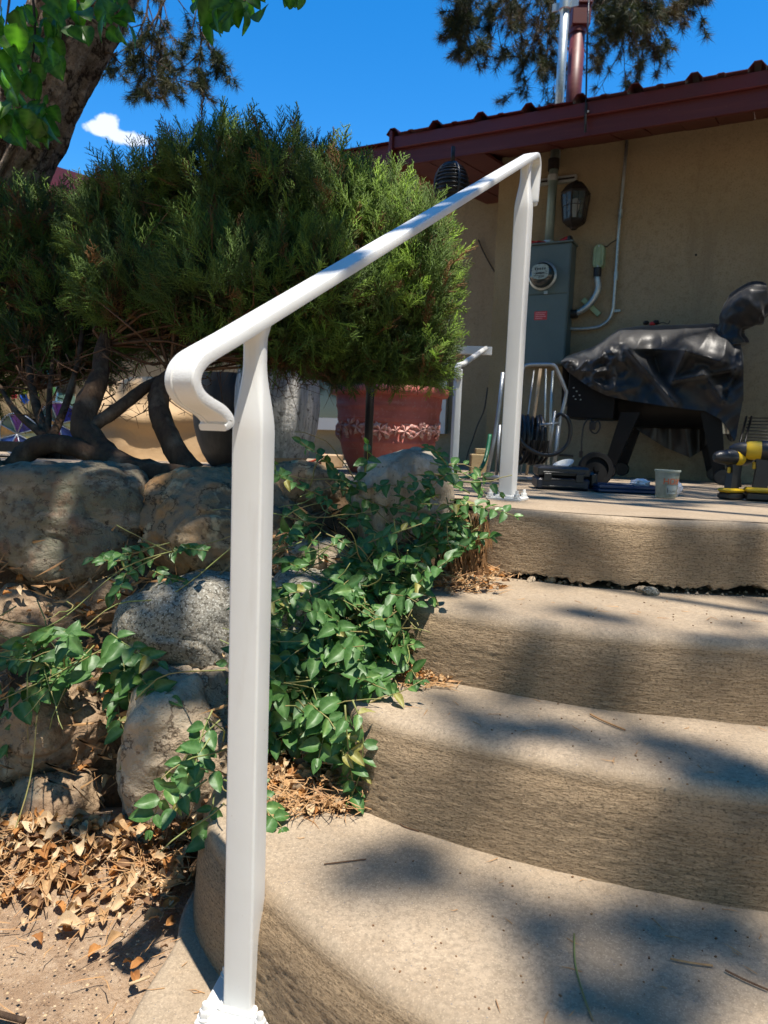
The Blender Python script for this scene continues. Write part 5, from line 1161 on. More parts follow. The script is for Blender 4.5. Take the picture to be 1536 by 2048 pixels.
def planter(label, cx, w, by, ty, Y, m1, m2, split):
    t = thing('planter', label, 'flowerpot'); c = P(cx, by, Y); c.z = patio_z(Y)+.004; k = Y/FPX; H = P(cx, ty, Y).z-c.z; Rm = w*k
    prof = [(0, 0), (.50, 0), (.58, .03), (.74, .14), (.87, .28), (.96, .44), (1.0, .62), (.985, .80), (.93, .95), (.91, 1.0), (.88, 1.0), (.86, .95)]
    i = next(q for q, p in enumerate(prof) if p[1] > split)
    mb = MB(); mb.lathe([(r*Rm, z*H) for r, z in prof[i-1:]], c, 64); mb.build('body', m1, t, True, 60)
    mb = MB(); mb.lathe([(r*Rm*1.001, z*H) for r, z in prof[:i]], c, 64); mb.build('base', m2, t, True)
    mb = MB(); mb.lathe([(0, .88*H), (.88*Rm, .88*H)], c, 40); mb.build('potting_soil', M['bank'], t)
planter('pale grey pitted planter with bare tan foot right of the front post', 552, 84, 944, 735, 3.4, glaze, tanc, .2)
dkp = mat('charcoal_planter', (.028, .027, .026), .6, layers=(((40, 40, 3), .45, .7, (.045, .042, .04)),), bumps=(((60, 60, 4), .4, .004),))
planter('dark charcoal planter behind the scrolled end of the handrail', 462, 76, 926, 750, 3.8, dkp, dkp, .2)
t = thing('black_pole', 'black metal pole standing in front of the terracotta flowerpot', 'pole'); b0 = P(735, 935, 3.05); b0.z = patio_z(3.05); b1 = P(738, 700, 3.05); b1 = V(b0.x, b0.y, b1.z+.25)
mb = MB(); mb.tube([b0, b1], .0185, 20); mb.build('tube', M['blackplastic'], t, True); mb = MB(); mb.lathe([(0, 0), (.05, 0), (.05, .008), (.022, .02), (.02, .05)], b0, 24); mb.build('foot', M['blackplastic'], t, True, 40)
# cloth covered heap
tarp = mat('tan_canvas_cover', (.50, .335, .175), .75, layers=((3, .4, .7, (.42, .28, .15)),), bumps=((12, .4, .02), (300, .2, .001)))
def tarp_heap():
    t = thing('covered_bench', 'low bench hidden under a creased tan canvas cover behind the juniper trunks', 'furniture cover'); nx, nv = 90, 60; Y0 = 4.55; k = Y0/FPX; v = []
    L = P(132, 915, Y0); Rr = P(450, 915, Y0); zf = patio_z(Y0)+.004; Ht = P(290, 738, Y0).z-zf
    for i in range(nx+1):
        for j in range(nv+1):
            u = i/nx; w = j/nv; x = L.x+(Rr.x-L.x)*u; ang = math.pi*w
            e = (math.sin(math.pi*min(1, max(0, u*.96+.02)))**.28)
            hy = .34*e; y = Y0+.15-math.copysign(abs(math.cos(ang))**.55, math.cos(ang))*hy; z = zf+Ht*e*(math.sin(ang)**.5 if 0 < w < 1 else 0)*(1-.10*math.sin(u*3.2+.6)+.02*noise.noise(V(u*5, 0, 0)))
            sag = .030*abs(noise.noise(V(x*1.6, y*2, z*7+x*1.5)))+.022*math.sin(z*24+2.2*noise.noise(V(x*3, 0, z*2)))+.012*noise.noise(V(x*9, y*9, z*9))
            if w < .5: y -= sag*(1 if z > zf+.02 else 0)
            z += .02*noise.noise(V(x*5, y*5, 7))*(1 if w > .1 and w < .9 else 0)
            v.append((x, y, max(z, zf)))
    f = [[i*(nv+1)+j, (i+1)*(nv+1)+j, (i+1)*(nv+1)+j+1, i*(nv+1)+j+1] for i in range(nx) for j in range(nv)]
    npmesh('cover', v, f, tarp, t, True)
tarp_heap()
# jar, stained-glass pieces and flowers at the far left
t = thing('glass_jar_lantern', 'greenish glass jar with dark lid beside the tan covered bench', 'jar'); Yj = 4.1; kj = Yj/FPX; c = P(133, 880, Yj); c.z = patio_z(Yj)+.10
tl = P(133, 765, Yj).z-c.z; jg = mat('sea_green_jar_glass', (.10, .17, .14), .12, spec=.7, layers=((6, .45, .7, (.20, .30, .22)),))
mb = MB(); mb.lathe([(0, 0), (.052, 0), (.056, .01), (.056, tl*.72), (.050, tl*.78), (.050, tl*.84)], c, 28); mb.build('glass', jg, t, True, 50); mb = MB(); mb.lathe([(.053, tl*.82), (.055, tl), (.05, tl*1.04), (0, tl*1.05)], c, 28); mb.build('lid', M['black'], t, True, 40)
mb = MB(); mb.lathe([(0, -.0), (.10, -.0), (.10, -.0965), (0, -.0965)], c, 24); mb.build('stand', M['black'], t)
t = thing('stained_glass_fan', 'round stained-glass panel in blue, purple and amber with pale leading', 'stained glass'); c = P(118, 848, 3.95); rr_ = 30*3.95/FPX*1.05
cols = [(.05, .05, .30), (.18, .05, .28), (.04, .12, .10), (.45, .20, .04), (.10, .16, .45), (.22, .05, .08), (.06, .08, .22), (.40, .30, .08)]
gm = [mat('stained_glass_%d' % i, cc, .15, spec=.7, layers=((30, .45, .7, tuple(min(1, q*1.8) for q in cc)),)) for i, cc in enumerate(cols)]; lead = mat('pale_leading', (.55, .56, .60), .35, .5)
def fan(c, rr_, t, nrm_rot=0):
    for i in range(8):
        a0 = 2*math.pi*i/8+.3; a1 = 2*math.pi*(i+1)/8+.3; mb = MB(); arc = [a0+(a1-a0)*q/4 for q in range(5)]
        pts = [c]+[c+V(math.cos(a)*rr_, .02*math.cos(a*2), math.sin(a)*rr_) for a in arc]; mb.loft([pts, [p+V(0, .006, 0) for p in pts]], True); mb.build('glass_piece', gm[i], t)
        mb = MB(); mb.tube([c-V(0, .003, 0), c+V(math.cos(a0)*rr_, -.003+.02*math.cos(a0*2), math.sin(a0)*rr_)], .0035, 6); mb.build('leading', lead, t, True)
    mb = MB(); mb.tube([c+V(math.cos(a)*rr_, -.001+.02*math.cos(a*2), math.sin(a)*rr_) for a in [2*math.pi*j/30 for j in range(31)]], .006, 6, False); mb.build('rim', lead, t, True)
    mb = MB(); q = V(c.x, c.y+.02, patio_z(c.y)); mb.tube([q, V(c.x, c.y+.02, c.z)], .008, 8); mb.build('stand', M['black'], t, True)
fan(c, rr_*1.35, t)
t = thing('stained_glass_fan', 'low stained-glass piece with radiating pale leading in the lower left corner of the bush', 'stained glass'); fan(P(35, 868, 3.9), .11, t)
t = thing('dark_bench', 'low dark plank bench under the stained-glass pieces at the left edge', 'bench'); Yb = 4.05; a = P(-60, 876, Yb); b = P(100, 876, Yb)
mb = MB(); mb.box(((a.x+b.x)/2, Yb, a.z-.035), (b.x-a.x, .34, .06), None, .004); mb.build('seat', M['black'], t)
for s in (0, 1):
    mb = MB(); x_ = (a.x+.05, b.x-.05)[s]; z_ = patio_z(Yb); mb.box((x_, Yb, (z_+a.z-.065)/2), (.06, .3, a.z-.065-z_)); mb.build('leg', M['black'], t)
fl = [((.60, .03, .05), 'red', [(60, 742), (28, 790), (66, 735)]), ((.05, .20, .75), 'blue', [(48, 794), (50, 800)]), ((.45, .55, .04), 'yellow', [(72, 790), (25, 770), (4, 785), (50, 782)]), ((.20, .65, .65), 'turquoise', [(86, 762), (92, 745)]), ((.35, .75, .25), 'lime', [(103, 776), (106, 782)])]
r_ = random.Random(4)
t = thing('flower_arrangement', 'bright artificial flowers in red, blue, yellow and lime glimpsed through the left juniper', 'flowers'); vb = P(60, 872, 4.05)
mb = MB(); mb.lathe([(0, 0), (.05, 0), (.06, .05), (.045, .09), (.05, .1)], V(vb.x, 4.05, vb.z-.0), 20); mb.build('vase', M['black'], t, True)
for cc, nm_, lst in fl:
    fm = mat(nm_+'_petal', cc, .4, trans=(.3, (1.2, 1.2, 1.2)))
    for (a, b) in lst:
        c = P(a, b, 4.0+r_.uniform(-.05, .05)); mb = MB()
        for q in range(7):
            an = q*.9; d = V(math.cos(an), r_.uniform(-.5, .1), math.sin(an)).normalized(); s = d.cross(V(0, 1, 0)).normalized()*.011; mb.add([c, c+d*.013-s, c+d*.026, c+d*.013+s], [(0, 1, 2, 3)])
        mb.build('blossom', fm, t)
        mb = MB(); mb.tube(crv([c, c.lerp(V(vb.x, 4.05, vb.z+.09), .5)+V(0, 0, .02), V(vb.x, 4.05, vb.z+.09)], 8), .002, 4); mb.build('stem', M['stem'], t)
# orange hose coil and tan block between the pots
t = thing('orange_hose', 'short coil of orange hose between the grey planter and the terracotta pot', 'hose'); c = onfloor(628, 930); mb = MB()
om = mat('orange_rubber', (.55, .09, .03), .4); mb.tube(crv([c+V(-.10, .0, .012), c+V(-.02, -.05, .012), c+V(.05, -.02, .03), c+V(.06, .03, .09), c+V(.02, .04, .04), c+V(-.06, .03, .012), c+V(-.11, -.02, .02), c+V(-.04, -.07, .014), c+V(.05, -.05, .014)], 60), .008, 10); mb.build('hose', om, t, True)
t = thing('paving_block', 'tan concrete block left of the terracotta pot', 'block'); c = onfloor(662, 936); mb = MB(); mb.box(c+V(0, .1, .04), (.13, .12, .078), None, .006); mb.build('block', tanc, t)
# small second handrail
t = thing('small_handrail', 'short white handrail behind the upper post fixed to a white board', 'handrail')
f0 = onfloor(906, 960); Yq = f0.y; k = Yq/FPX; tp = P(918, 738, Yq); tp = V(f0.x+.008, f0.y, tp.z)
mb = MB(); mb.box(V(f0.x, f0.y, (f0.z+tp.z)/2), (.030, .030, tp.z-f0.z), Matrix.Rotation(R(20), 3, 'Z'), .003); mb.build('post', M['white'], t)
e1 = P(972, 697, Yq+.55); mb = MB(); mb.tube(crv([V(tp.x-.006, tp.y-.012, tp.z-.05), V(tp.x-.016, tp.y-.02, tp.z-.02), V(tp.x-.010, tp.y-.01, tp.z+.012), V(tp.x+.02, tp.y+.06, tp.z+.03)], 14)+[e1], .013, 12); mb.build('rail', M['white'], t, True)
mb = MB(); mb.box(f0+V(0, 0, .004), (.07, .07, .008)); mb.build('base_plate', M['white'], t)
bd0 = P(893, 690, Yq+.56); bd1 = P(984, 710, Yq+.56); mb = MB(); mb.box(((bd0.x+bd1.x)/2, Yq+.575, (bd0.z+bd1.z)/2), (bd1.x-bd0.x, .02, .042), None, .002); mb.build('board', M['white'], t)
# garden hose and grey valve box at the corner
t = thing('garden_hose', 'green garden hose curving out from the wall corner', 'hose'); gh = mat('green_hose', (.02, .14, .07), .35)
q = onfloor(905, 957); mb = MB(); Yh = q.y+.1; mb.tube(crv([P(880, 950, Yh), P(905, 957, Yh)+V(0, 0, .004), P(930, 955, Yh), P(952, 946, Yh), P(966, 930, Yh), P(974, 905, Yh+.05), P(980, 870, Yh+.1)], 40), .010, 10); mb.build('hose', gh, t, True)
t = thing('valve_box', 'small grey utility box at the foot of the house corner', 'utility box'); q = P(958, 925, 3.9); zf = patio_z(3.9)+.004
mb = MB(); mb.box((q.x, 3.9, zf+.06), (.10, .09, .118), None, .006); mb.box((q.x+.01, 3.9, zf+.135), (.07, .06, .03), None, .004); mb.build('box', M['stucco2'], t)
# ---- hose reel cart
t = thing('hose_reel_cart', 'aluminium hose reel cart wound with black hose beside the upper post', 'hose reel'); Yr = 3.30; f_ = lambda a, b, d=0: P(a, b, Yr+d)
alu = mat('dull_aluminium', (.42, .44, .45), .42, .7, layers=((20, .4, .7, (.30, .31, .32)),)); zf = patio_z(Yr)+.005
tubes('handle', [(crv([f_(1040, 770), f_(1045, 741), f_(1052, 731), f_(1078, 729), f_(1106, 730), f_(1113, 738)], 24)+[f_(1124, 762), f_(1133, 784), f_(1129, 806), f_(1121, 838), f_(1112, 905), f_(1104, 950)], .0085)], alu, t)
tubes('leg', [([f_(1006, 745, .05), f_(1000, 800, .05), f_(990, 872), f_(972, 960)], .0095), ([f_(1000, 850, .2), f_(992, 958, .2)], .008)], alu, t)
tubes('brace', [([f_(1110, 822), f_(1098, 905)], .0065), ([f_(1117, 852), f_(1106, 948)], .0095), ([f_(1080, 850), f_(1120, 846)], .006)], alu, t)
tubes('base_bar', [([V(f_(972, 962).x, Yr, zf+.012), V(f_(1052, 962).x, Yr, zf+.012)], .012), ([V(f_(1052, 962).x, Yr, zf+.012), V(f_(1106, 962).x, Yr+.02, zf+.012)], .010), ([V(f_(972, 962).x, Yr, zf+.012), V(f_(985, 962).x, Yr+.3, zf+.012)], .010)], alu, t)
tubes('axle_bar', [([f_(1118, 910), f_(1146, 912)], .006)], M['black'], t)
for i in range(9):
    cx_ = f_(1046+i*6.2, 878).x; cz_ = f_(1060, 880).z; a_ = [2*math.pi*j/40 for j in range(41)]; rr_ = (48+2.5*math.sin(i*2.1))*Yr/FPX
    mb = MB(); mb.tube([V(cx_+.012*math.sin(a+i)+(.004*(a-3)), Yr+.15-math.cos(a)*rr_*.9, cz_+math.sin(a)*rr_) for a in a_], .0085, 8, False); mb.build('hose_coil', M['rubber'], t, True)
mb = MB(); mb.tube([V(f_(1040, 880).x, Yr+.15, cz_), V(f_(1100, 880).x, Yr+.15, cz_)], .055, 20); mb.build('drum', M['black'], t, True)
tubes('hose_loop', [(crv([f_(1034, 868, -.02), f_(1050, 892, -.03), f_(1080, 908, -.03), f_(1110, 908, -.03), f_(1134, 890, -.02), f_(1141, 862, -.02), f_(1136, 838, -.02), f_(1122, 829, 0), f_(1108, 836, .02)], 50), .0095)], M['rubber'], t)
# tools leaning behind the cart
for lb_, a, b, rd, mt in (('thin grey rod leaning behind the hose reel cart', (1068, 741), (1056, 832), .0045, alu), ('thick wooden handle leaning behind the hose reel cart', (1081, 738), (1069, 828), .010, tanc), ('narrow dark rod leaning between two wider handles', (1092, 738), (1090, 840), .006, M['galv']), ('grey pipe-like handle at the right of the leaning tools', (1106, 742), (1101, 845), .009, M['galv'])):
    t2 = P(*a, 4.45); b2 = P(*b, 4.40); d = (b2-t2).normalized(); kk = (patio_z(4.3)+.004-t2.z)/d.z; mb = MB(); mb.tube([t2, t2+d*kk*.35, t2+d*kk], [rd, rd, rd*.9], 10); tag(mb.build('tool_handle', mt, None, True), lb_, 'tool handle')
# toolbox, lid, wheel
def brot(a): return Matrix.Rotation(R(a), 3, 'Z')
t = thing('toolbox', 'flat blue-black plastic tool case at the foot of the hose reel', 'tool case'); a = onfloor(1052, 975); b = onfloor(1180, 985); c = onfloor(1115, 980); W_ = (b.x-a.x); an_ = -6
navy = mat('navy_plastic', (.010, .014, .030), .4)
mb = MB(); cc = V((a.x+b.x)/2+.03, c.y+.09, patio_z(c.y)+.005); mb.box(cc+V(0, 0, .022), (W_, .19, .044), brot(an_), .008); mb.build('lower_shell', navy, t, True, 30)
mb = MB(); mb.box(cc+V(0, 0, .0665), (W_*.985, .185, .040), brot(an_), .008); mb.build('upper_shell', M['blackplastic'], t, True, 30)
for s in range(3): mb = MB(); mb.box(cc+brot(an_)@V(0, -.096, .012+s*.026), (W_*.8, .006, .007), brot(an_), .002); mb.build('rib', M['blackplastic'], t)
for s in (-.3, .3): mb = MB(); mb.box(cc+brot(an_)@V(W_*s, -.099, .046), (.028, .008, .03), brot(an_), .002); mb.build('clasp', M['blackplastic'], t)
mb = MB(); mb.box(cc+brot(an_)@V(W_*.5+.018, 0, .04), (.03, .14, .06), brot(an_), .01); mb.build('side_boss', M['blackplastic'], t, True, 30)
t = thing('white_dish', 'upturned white dish resting against the tool case', 'dish'); c = P(1128, 934, 2.75); mb = MB(); rx = Matrix.Rotation(R(-22), 3, 'Y')@Matrix.Rotation(R(14), 3, 'X')
c.z = max(c.z, patio_z(2.75)+.05); mb.lathe([(0, .0), (.018, .0), (.032, .006), (.040, .015), (.042, .015), (.034, .003), (.019, -.003), (0, -.003)], c, 32, rx); mb.build('dish', M['white'], t, True, 50)
gmk = mat('matte_black_plastic', (.006, .006, .006), .65, spec=.15)
t = thing('spare_wheel', 'black plastic wheel lying beside the tool case near the grill leg', 'wheel'); c = P(1190, 957, 3.1); c.z = patio_z(3.1)+.078; ry = Matrix.Rotation(R(78), 3, 'X')
mb = MB(); mb.lathe([(.052, -.018), (.072, -.018), (.077, -.010), (.077, .010), (.072, .018), (.052, .018), (.052, -.018)], c, 36, ry); mb.build('tyre', gmk, t, True, 40); mb = MB(); mb.lathe([(0, -.008), (.052, -.008), (.052, .008), (0, .008)], c, 30, ry); mb.lathe([(0, .008), (.014, .009), (.012, .018), (0, .018)], c, 16, ry); mb.build('hub', gmk, t, True, 40)
t = thing('blue_tray', 'shallow dark blue tray behind the paint cup', 'tray'); a = onfloor(1212, 986); b = onfloor(1310, 990); bl = mat('blue_plastic', (.008, .035, .10), .35)
mb = MB(); cc = V((a.x+b.x)/2, a.y+.08, patio_z(a.y)+.005); mb.box(cc+V(0, 0, .008), (b.x-a.x+.05, .15, .014), None, .004); mb.build('floor', bl, t)
for s in (-1, 1): mb = MB(); mb.box(cc+V(0, s*.073, .022), (b.x-a.x+.05, .008, .013), None, .003); mb.box(cc+V(s*(b.x-a.x+.04)/2, 0, .022), (.008, .137, .013), None, .003); mb.build('rim', bl, t)
paper = mat('crumpled_paper', (.72, .73, .78), .8)
def crumple(label, c, sx, sy, sz, seed):
    v, f = ico(4); out = []
    for u in v:
        w = V(*u); h = 1+.35*noise.noise(w*2+V(seed, 0, 0))-.35*abs(noise.noise(w*4+V(seed, 3, 0))); out.append((u[0]*sx*h, u[1]*sy*h, u[2]*sz*h))
    t = thing('crumpled_paper', label, 'paper'); o = npmesh('paper', out, f, paper, t); o.location = c
c = onfloor(1288, 988); crumple('crumpled white paper towel lying on the blue tray', V(c.x, c.y+.05, c.z+.038), .038, .03, .016, 3)
c = onfloor(1358, 994); crumple('folded bluish-white paper right of the paint cup', V(c.x, c.y+.03, c.z+.028), .020, .018, .032, 8)
# paint cup
def text(body, size, mt, parent, p, rot, ext=.0002, name='lettering'):
    cu_ = bpy.data.curves.new('lettering', 'FONT'); cu_.body = body; cu_.size = size; cu_.extrude = ext; cu_.align_x = 'CENTER'
    o = bpy.data.objects.new('tmp_text', cu_); COL.objects.link(o); bpy.context.view_layer.update()
    me = bpy.data.meshes.new_from_object(o.evaluated_get(bpy.context.evaluated_depsgraph_get())); bpy.data.objects.remove(o); me.materials.clear(); me.materials.append(mt)
    q = bpy.data.objects.new(name, me); COL.objects.link(q); q.matrix_world = Matrix.Translation(p)@rot.to_4x4()
    if parent: q.parent = parent
    return q
t = thing('mixing_cup', 'translucent white mixing cup with orange lettering standing on the patio', 'cup'); c = onfloor(1331, 996); c.z = patio_z(c.y)+.005; k = c.y/FPX; hc = 56*k; rb = 19.5*k; rt_ = 24*k
cup = mat('milky_plastic', (.46, .50, .44), .4, layers=((25, .45, .65, (.33, .36, .31)),), trans=(.35, (1, 1, 1)))
mb = MB(); mb.lathe([(0, 0), (rb*.95, 0), (rb, .003), (rt_*.97, hc*.93), (rt_*1.04, hc*.935), (rt_*1.04, hc*.99), (rt_*1.0, hc), (rt_*.96, hc), (rb*.95, .004)], c, 48); mb.build('cup', cup, t, True, 40)
org = mat('orange_print', (.60, .12, .03), .5); vd = V(-c.x, -c.y, 0).normalized(); ang_ = math.atan2(vd.y, vd.x)
def cyl_text(body, size, hz, mt, off):
    q = text(body, size, mt, t, V(0, 0, 0), Matrix.Identity(3), .0001); me = q.data
    for vv in me.vertices:
        x, y, z = vv.co; zz = hz+y; rr = rb+(rt_-rb)*zz/hc+.0008+z; a = ang_+off+x/rr; vv.co = (c.x+math.cos(a)*rr, c.y+math.sin(a)*rr, c.z+zz)
    q.matrix_world = Matrix.Identity(4)
cyl_text('HDX', hc*.30, hc*.50, org, .5); cyl_text('1', hc*.26, hc*.20, M['print'] if 'print' in M else dk, .12); cyl_text('QUART', hc*.10, hc*.22, dk, .62)
mb = MB(); a_ = [ang_+.02+1.0*j/10 for j in range(11)]; gp = mat('grey_print', (.30, .34, .33), .5)
r0 = [c+V(math.cos(a)*(rb+(rt_-rb)*.18+.0006), math.sin(a)*(rb+(rt_-rb)*.18+.0006), hc*.16) for a in a_]; r1 = [c+V(math.cos(a)*(rb+(rt_-rb)*.46+.0006), math.sin(a)*(rb+(rt_-rb)*.46+.0006), hc*.46) for a in a_]; mb.loft([r0, r1], False, closed=False); mb.build('print_band', gp, t)
# ---- cordless tools
yel = mat('yellow_plastic', (.62, .40, .015), .4); 
def prismx(mb, poly, c, w, rot): 
    a = [c+rot@V(x, -w/2, z) for x, z in poly]; b = [c+rot@V(x, w/2, z) for x, z in poly]; mb.loft([a, b], True)
def drill(label, px, py, sc, ang, yellow_body):
    t = thing('cordless_drill', label, 'cordless drill'); c = onfloor(px, py); c.y += .04; c.z = patio_z(c.y)+.005; rt2 = brot(ang); s = sc
    mb = MB(); mb.box(c+V(0, 0, .016*s), (.098*s, .072*s, .030*s), rt2, .006); mb.build('battery', M['blackplastic'], t, True, 30)
    mb = MB(); mb.box(c+V(0, 0, .0405*s), (.102*s, .076*s, .018*s), rt2, .006); mb.build('battery_top', yel, t, True, 30)
    mb = MB(); mb.box(c+rt2@V(0, -.037*s, .018*s), (.050*s, .006*s, .016*s), rt2, .002); mb.build('latch', yel, t)
    mb = MB(); prismx(mb, [(-.022*s, .05*s), (.026*s, .05*s), (.020*s, .12*s), (.026*s, .16*s), (-.030*s, .16*s), (-.026*s, .10*s)], c, .036*s, rt2); mb.build('grip', M['blackplastic'], t)
    mb = MB(); mb.lathe([(0, -.085*s), (.026*s, -.085*s), (.034*s, -.07*s), (.036*s, .0), (.034*s, .05*s), (.028*s, .06*s), (0, .06*s)], c+V(0, 0, .185*s), 20, rt2@Matrix.Rotation(R(90), 3, 'Y')); mb.build('motor_housing', yel if yellow_body else M['blackplastic'], t, True, 40)
    mb = MB(); mb.lathe([(.031*s, .060*s), (.030*s, .075*s), (.024*s, .10*s), (.012*s, .115*s), (0, .115*s)], c+V(0, 0, .185*s), 20, rt2@Matrix.Rotation(R(90), 3, 'Y')); mb.build('chuck', M['blackplastic'], t, True, 40)
    mb = MB(); mb.lathe([(.0365*s, -.03*s), (.038*s, -.02*s), (.038*s, .0), (.0365*s, .01*s)], c+V(0, 0, .185*s), 20, rt2@Matrix.Rotation(R(90), 3, 'Y')); mb.build('collar_ring', M['blackplastic'] if yellow_body else yel, t, True)
    mb = MB(); mb.box(c+rt2@V(.026*s, 0, .13*s), (.012*s, .014*s, .028*s), rt2, .003); mb.build('trigger', yel, t)
drill('black-bodied cordless drill with yellow battery at the right edge of the patio', 1473, 1001, .78, 200, False)
drill('yellow cordless impact driver cut off by the right edge of the photo', 1530, 1004, .92, 160, True)
# ---- wire rack leaning on the wall
t = thing('wire_rack', 'black wire grill rack leaning against the wall behind the drills', 'rack'); Yk = 3.75
def rk(px, py): return P(px, py, Yk+ (915-py)*.0022)
for i in range(13): y_ = 836+i*6.4; mb = MB(); mb.tube([rk(1497-i*1.6, y_), rk(1640, y_+1)], .0035, 6); mb.build('wire', M['black'], t, True)
for x_ in (1492, 1502, 1570): mb = MB(); mb.tube([rk(x_+1, 833), rk(x_-22, 925)], .006, 6); mb.build('rail', M['black'], t, True)
for x_ in (1476, 1552): mb = MB(); q = rk(x_, 925); mb.tube([q, V(q.x, q.y-.05, patio_z(q.y)+.004)], .006, 6); mb.build('foot', M['black'], t, True)

# ------------------------------------------------------------------ grill under its cover
DG = .62
def gp_(px, py, d=DG): return ow(px, py, d)
gm_ = mat('black_grill_enamel', (.007, .007, .0075), .5, spec=.2, layers=((8, .45, .7, (.010, .010, .011)),))
t = thing('pellet_grill', 'black pellet grill on splayed legs mostly under a black cover', 'grill')
A = lw(gp_(1137, 742)); B = lw(gp_(1226, 838)); zc1 = A.z; zc0 = B.z
mb = MB(); boxw(mb, A.x, B.x, -DG+.02, -DG+.36, zc0, zc1, .006); mb.build('hopper', gm_, t)
for (a, b) in ((1146, 775), (1152, 782), (1146, 792), (1158, 790), (1150, 798), (1160, 799)): q = lw(gp_(a, b)); mb = MB(); boxw(mb, q.x-.004, q.x+.004, -DG+.016, -DG+.02, q.z-.003, q.z+.003); mb.build('control_mark', M['galv'], t)
A = lw(gp_(1232, 760)); B = lw(gp_(1440, 842)); mb = MB(); xs_ = (A.x, B.x); r_b = (A.z-B.z)/2+.04; rings = []
for x_ in xs_: rings.append([wl(x_, -DG+.30+math.cos(2*math.pi*j/32)*r_b*1.15, (A.z+B.z)/2+math.sin(2*math.pi*j/32)*r_b) for j in range(32)])
mb.loft(rings, True); mb.build('barrel', gm_, t, True, 40)
zf = patio_z(4.1)+.004
for (a, b, c2, d2, dd) in ((1262, 825, 1213, 962, DG-.02), (1422, 825, 1440, 962, DG-.02), (1275, 825, 1240, 955, DG-.50), (1405, 825, 1425, 955, DG-.50)):
    p = lw(gp_(a, b, dd)); q = lw(gp_(c2, d2, dd)); mb = MB(); w = .036
    top_ = [wl(p.x+sx*w*1.5, -dd+sy*w*.6, p.z) for sx, sy in ((-1, -1), (1, -1), (1, 1), (-1, 1))]; bot = [wl(q.x+sx*w*.8, -dd+sy*w*.5, zf+.03) for sx, sy in ((-1, -1), (1, -1), (1, 1), (-1, 1))]
    mb.loft([top_, bot], True); mb.build('leg', gm_, t)
    mb = MB(); cq = wl(q.x+.01, -dd-.01, zf+.045); mb.lathe([(0, -.018), (.04, -.018), (.045, -.012), (.045, .012), (.04, .018), (0, .018)], cq, 24, WR@Matrix.Rotation(R(90), 3, 'X')); mb.build('wheel', M['rubber'], t, True, 40)
mb = MB(); q = lw(gp_(1447, 850, DG-.05)); mb.lathe([(0, -.05), (.043, -.05), (.050, .06), (.050, .065), (.046, .065), (.04, -.045)], wl(q.x, -DG+.05, q.z), 28); mb.build('grease_bucket', mat('tin', (.55, .53, .46), .3, .9, layers=((30, .45, .6, (.2, .18, .14)),)), t, True, 50)
tubes('power_cord', [(crv([gp_(1176, 838), gp_(1168, 850), gp_(1164, 875), gp_(1163, 902)], 16), .005), (crv([gp_(1180, 838), gp_(1188, 846), gp_(1197, 842), gp_(1200, 855), gp_(1192, 867), gp_(1182, 862), gp_(1180, 850), gp_(1188, 842)], 30), .005)], M['rubber'], t, 8)
mb = MB(); q = lw(gp_(1162, 908)); boxw(mb, q.x-.011, q.x+.011, -DG-.01, -DG+.01, q.z-.022, q.z+.018, .003); q = lw(gp_(1186, 850)); boxw(mb, q.x-.02, q.x+.016, -DG-.014, -DG+.012, q.z-.03, q.z+.02, .004); mb.build('plug', M['blackplastic'], t)

vinyl = mat('black_vinyl_cover', (.010, .010, .011), .44, spec=.42, layers=((5, .45, .7, (.02, .02, .022)), (18, .5, .75, (.008, .008, .009))), bumps=((9, .2, .02), (40, .15, .004), (400, .1, .0006)))
vinyl.node_tree.nodes['Principled BSDF'].inputs['Sheen Weight'].default_value = .25
t = thing('grill_cover', 'crumpled black vinyl cover draped over the grill and its chimney', 'grill cover')
topo = [(1122, 722), (1134, 712), (1160, 703), (1192, 691), (1215, 674), (1238, 658), (1275, 652), (1330, 650), (1385, 649), (1425, 646), (1452, 652), (1470, 668), (1482, 690), (1487, 712)]
boto = [(1122, 726), (1134, 742), (1155, 758), (1185, 778), (1215, 792), (1250, 800), (1290, 806), (1330, 812), (1375, 818), (1410, 822), (1440, 838), (1458, 862), (1470, 884), (1486, 800)]
def pl_(pts, x):
    for i in range(len(pts)-1):
        if pts[i][0] <= x <= pts[i+1][0]: return pts[i][1]+(pts[i+1][1]-pts[i][1])*(x-pts[i][0])/max(1e-6, pts[i+1][0]-pts[i][0])
    return pts[-1][1] if x > pts[-1][0] else pts[0][1]
def seg(px, py, a, b, w):                      # ridge of cloth between two tension points
    ax, ay = a; bx, by = b; L2 = (bx-ax)**2+(by-ay)**2; u = max(0, min(1, ((px-ax)*(bx-ax)+(py-ay)*(by-ay))/L2)); d = math.hypot(px-ax-u*(bx-ax), py-ay-u*(by-ay)); return math.exp(-(d/w)**1.3)
NX, NV = 190, 110; v = []
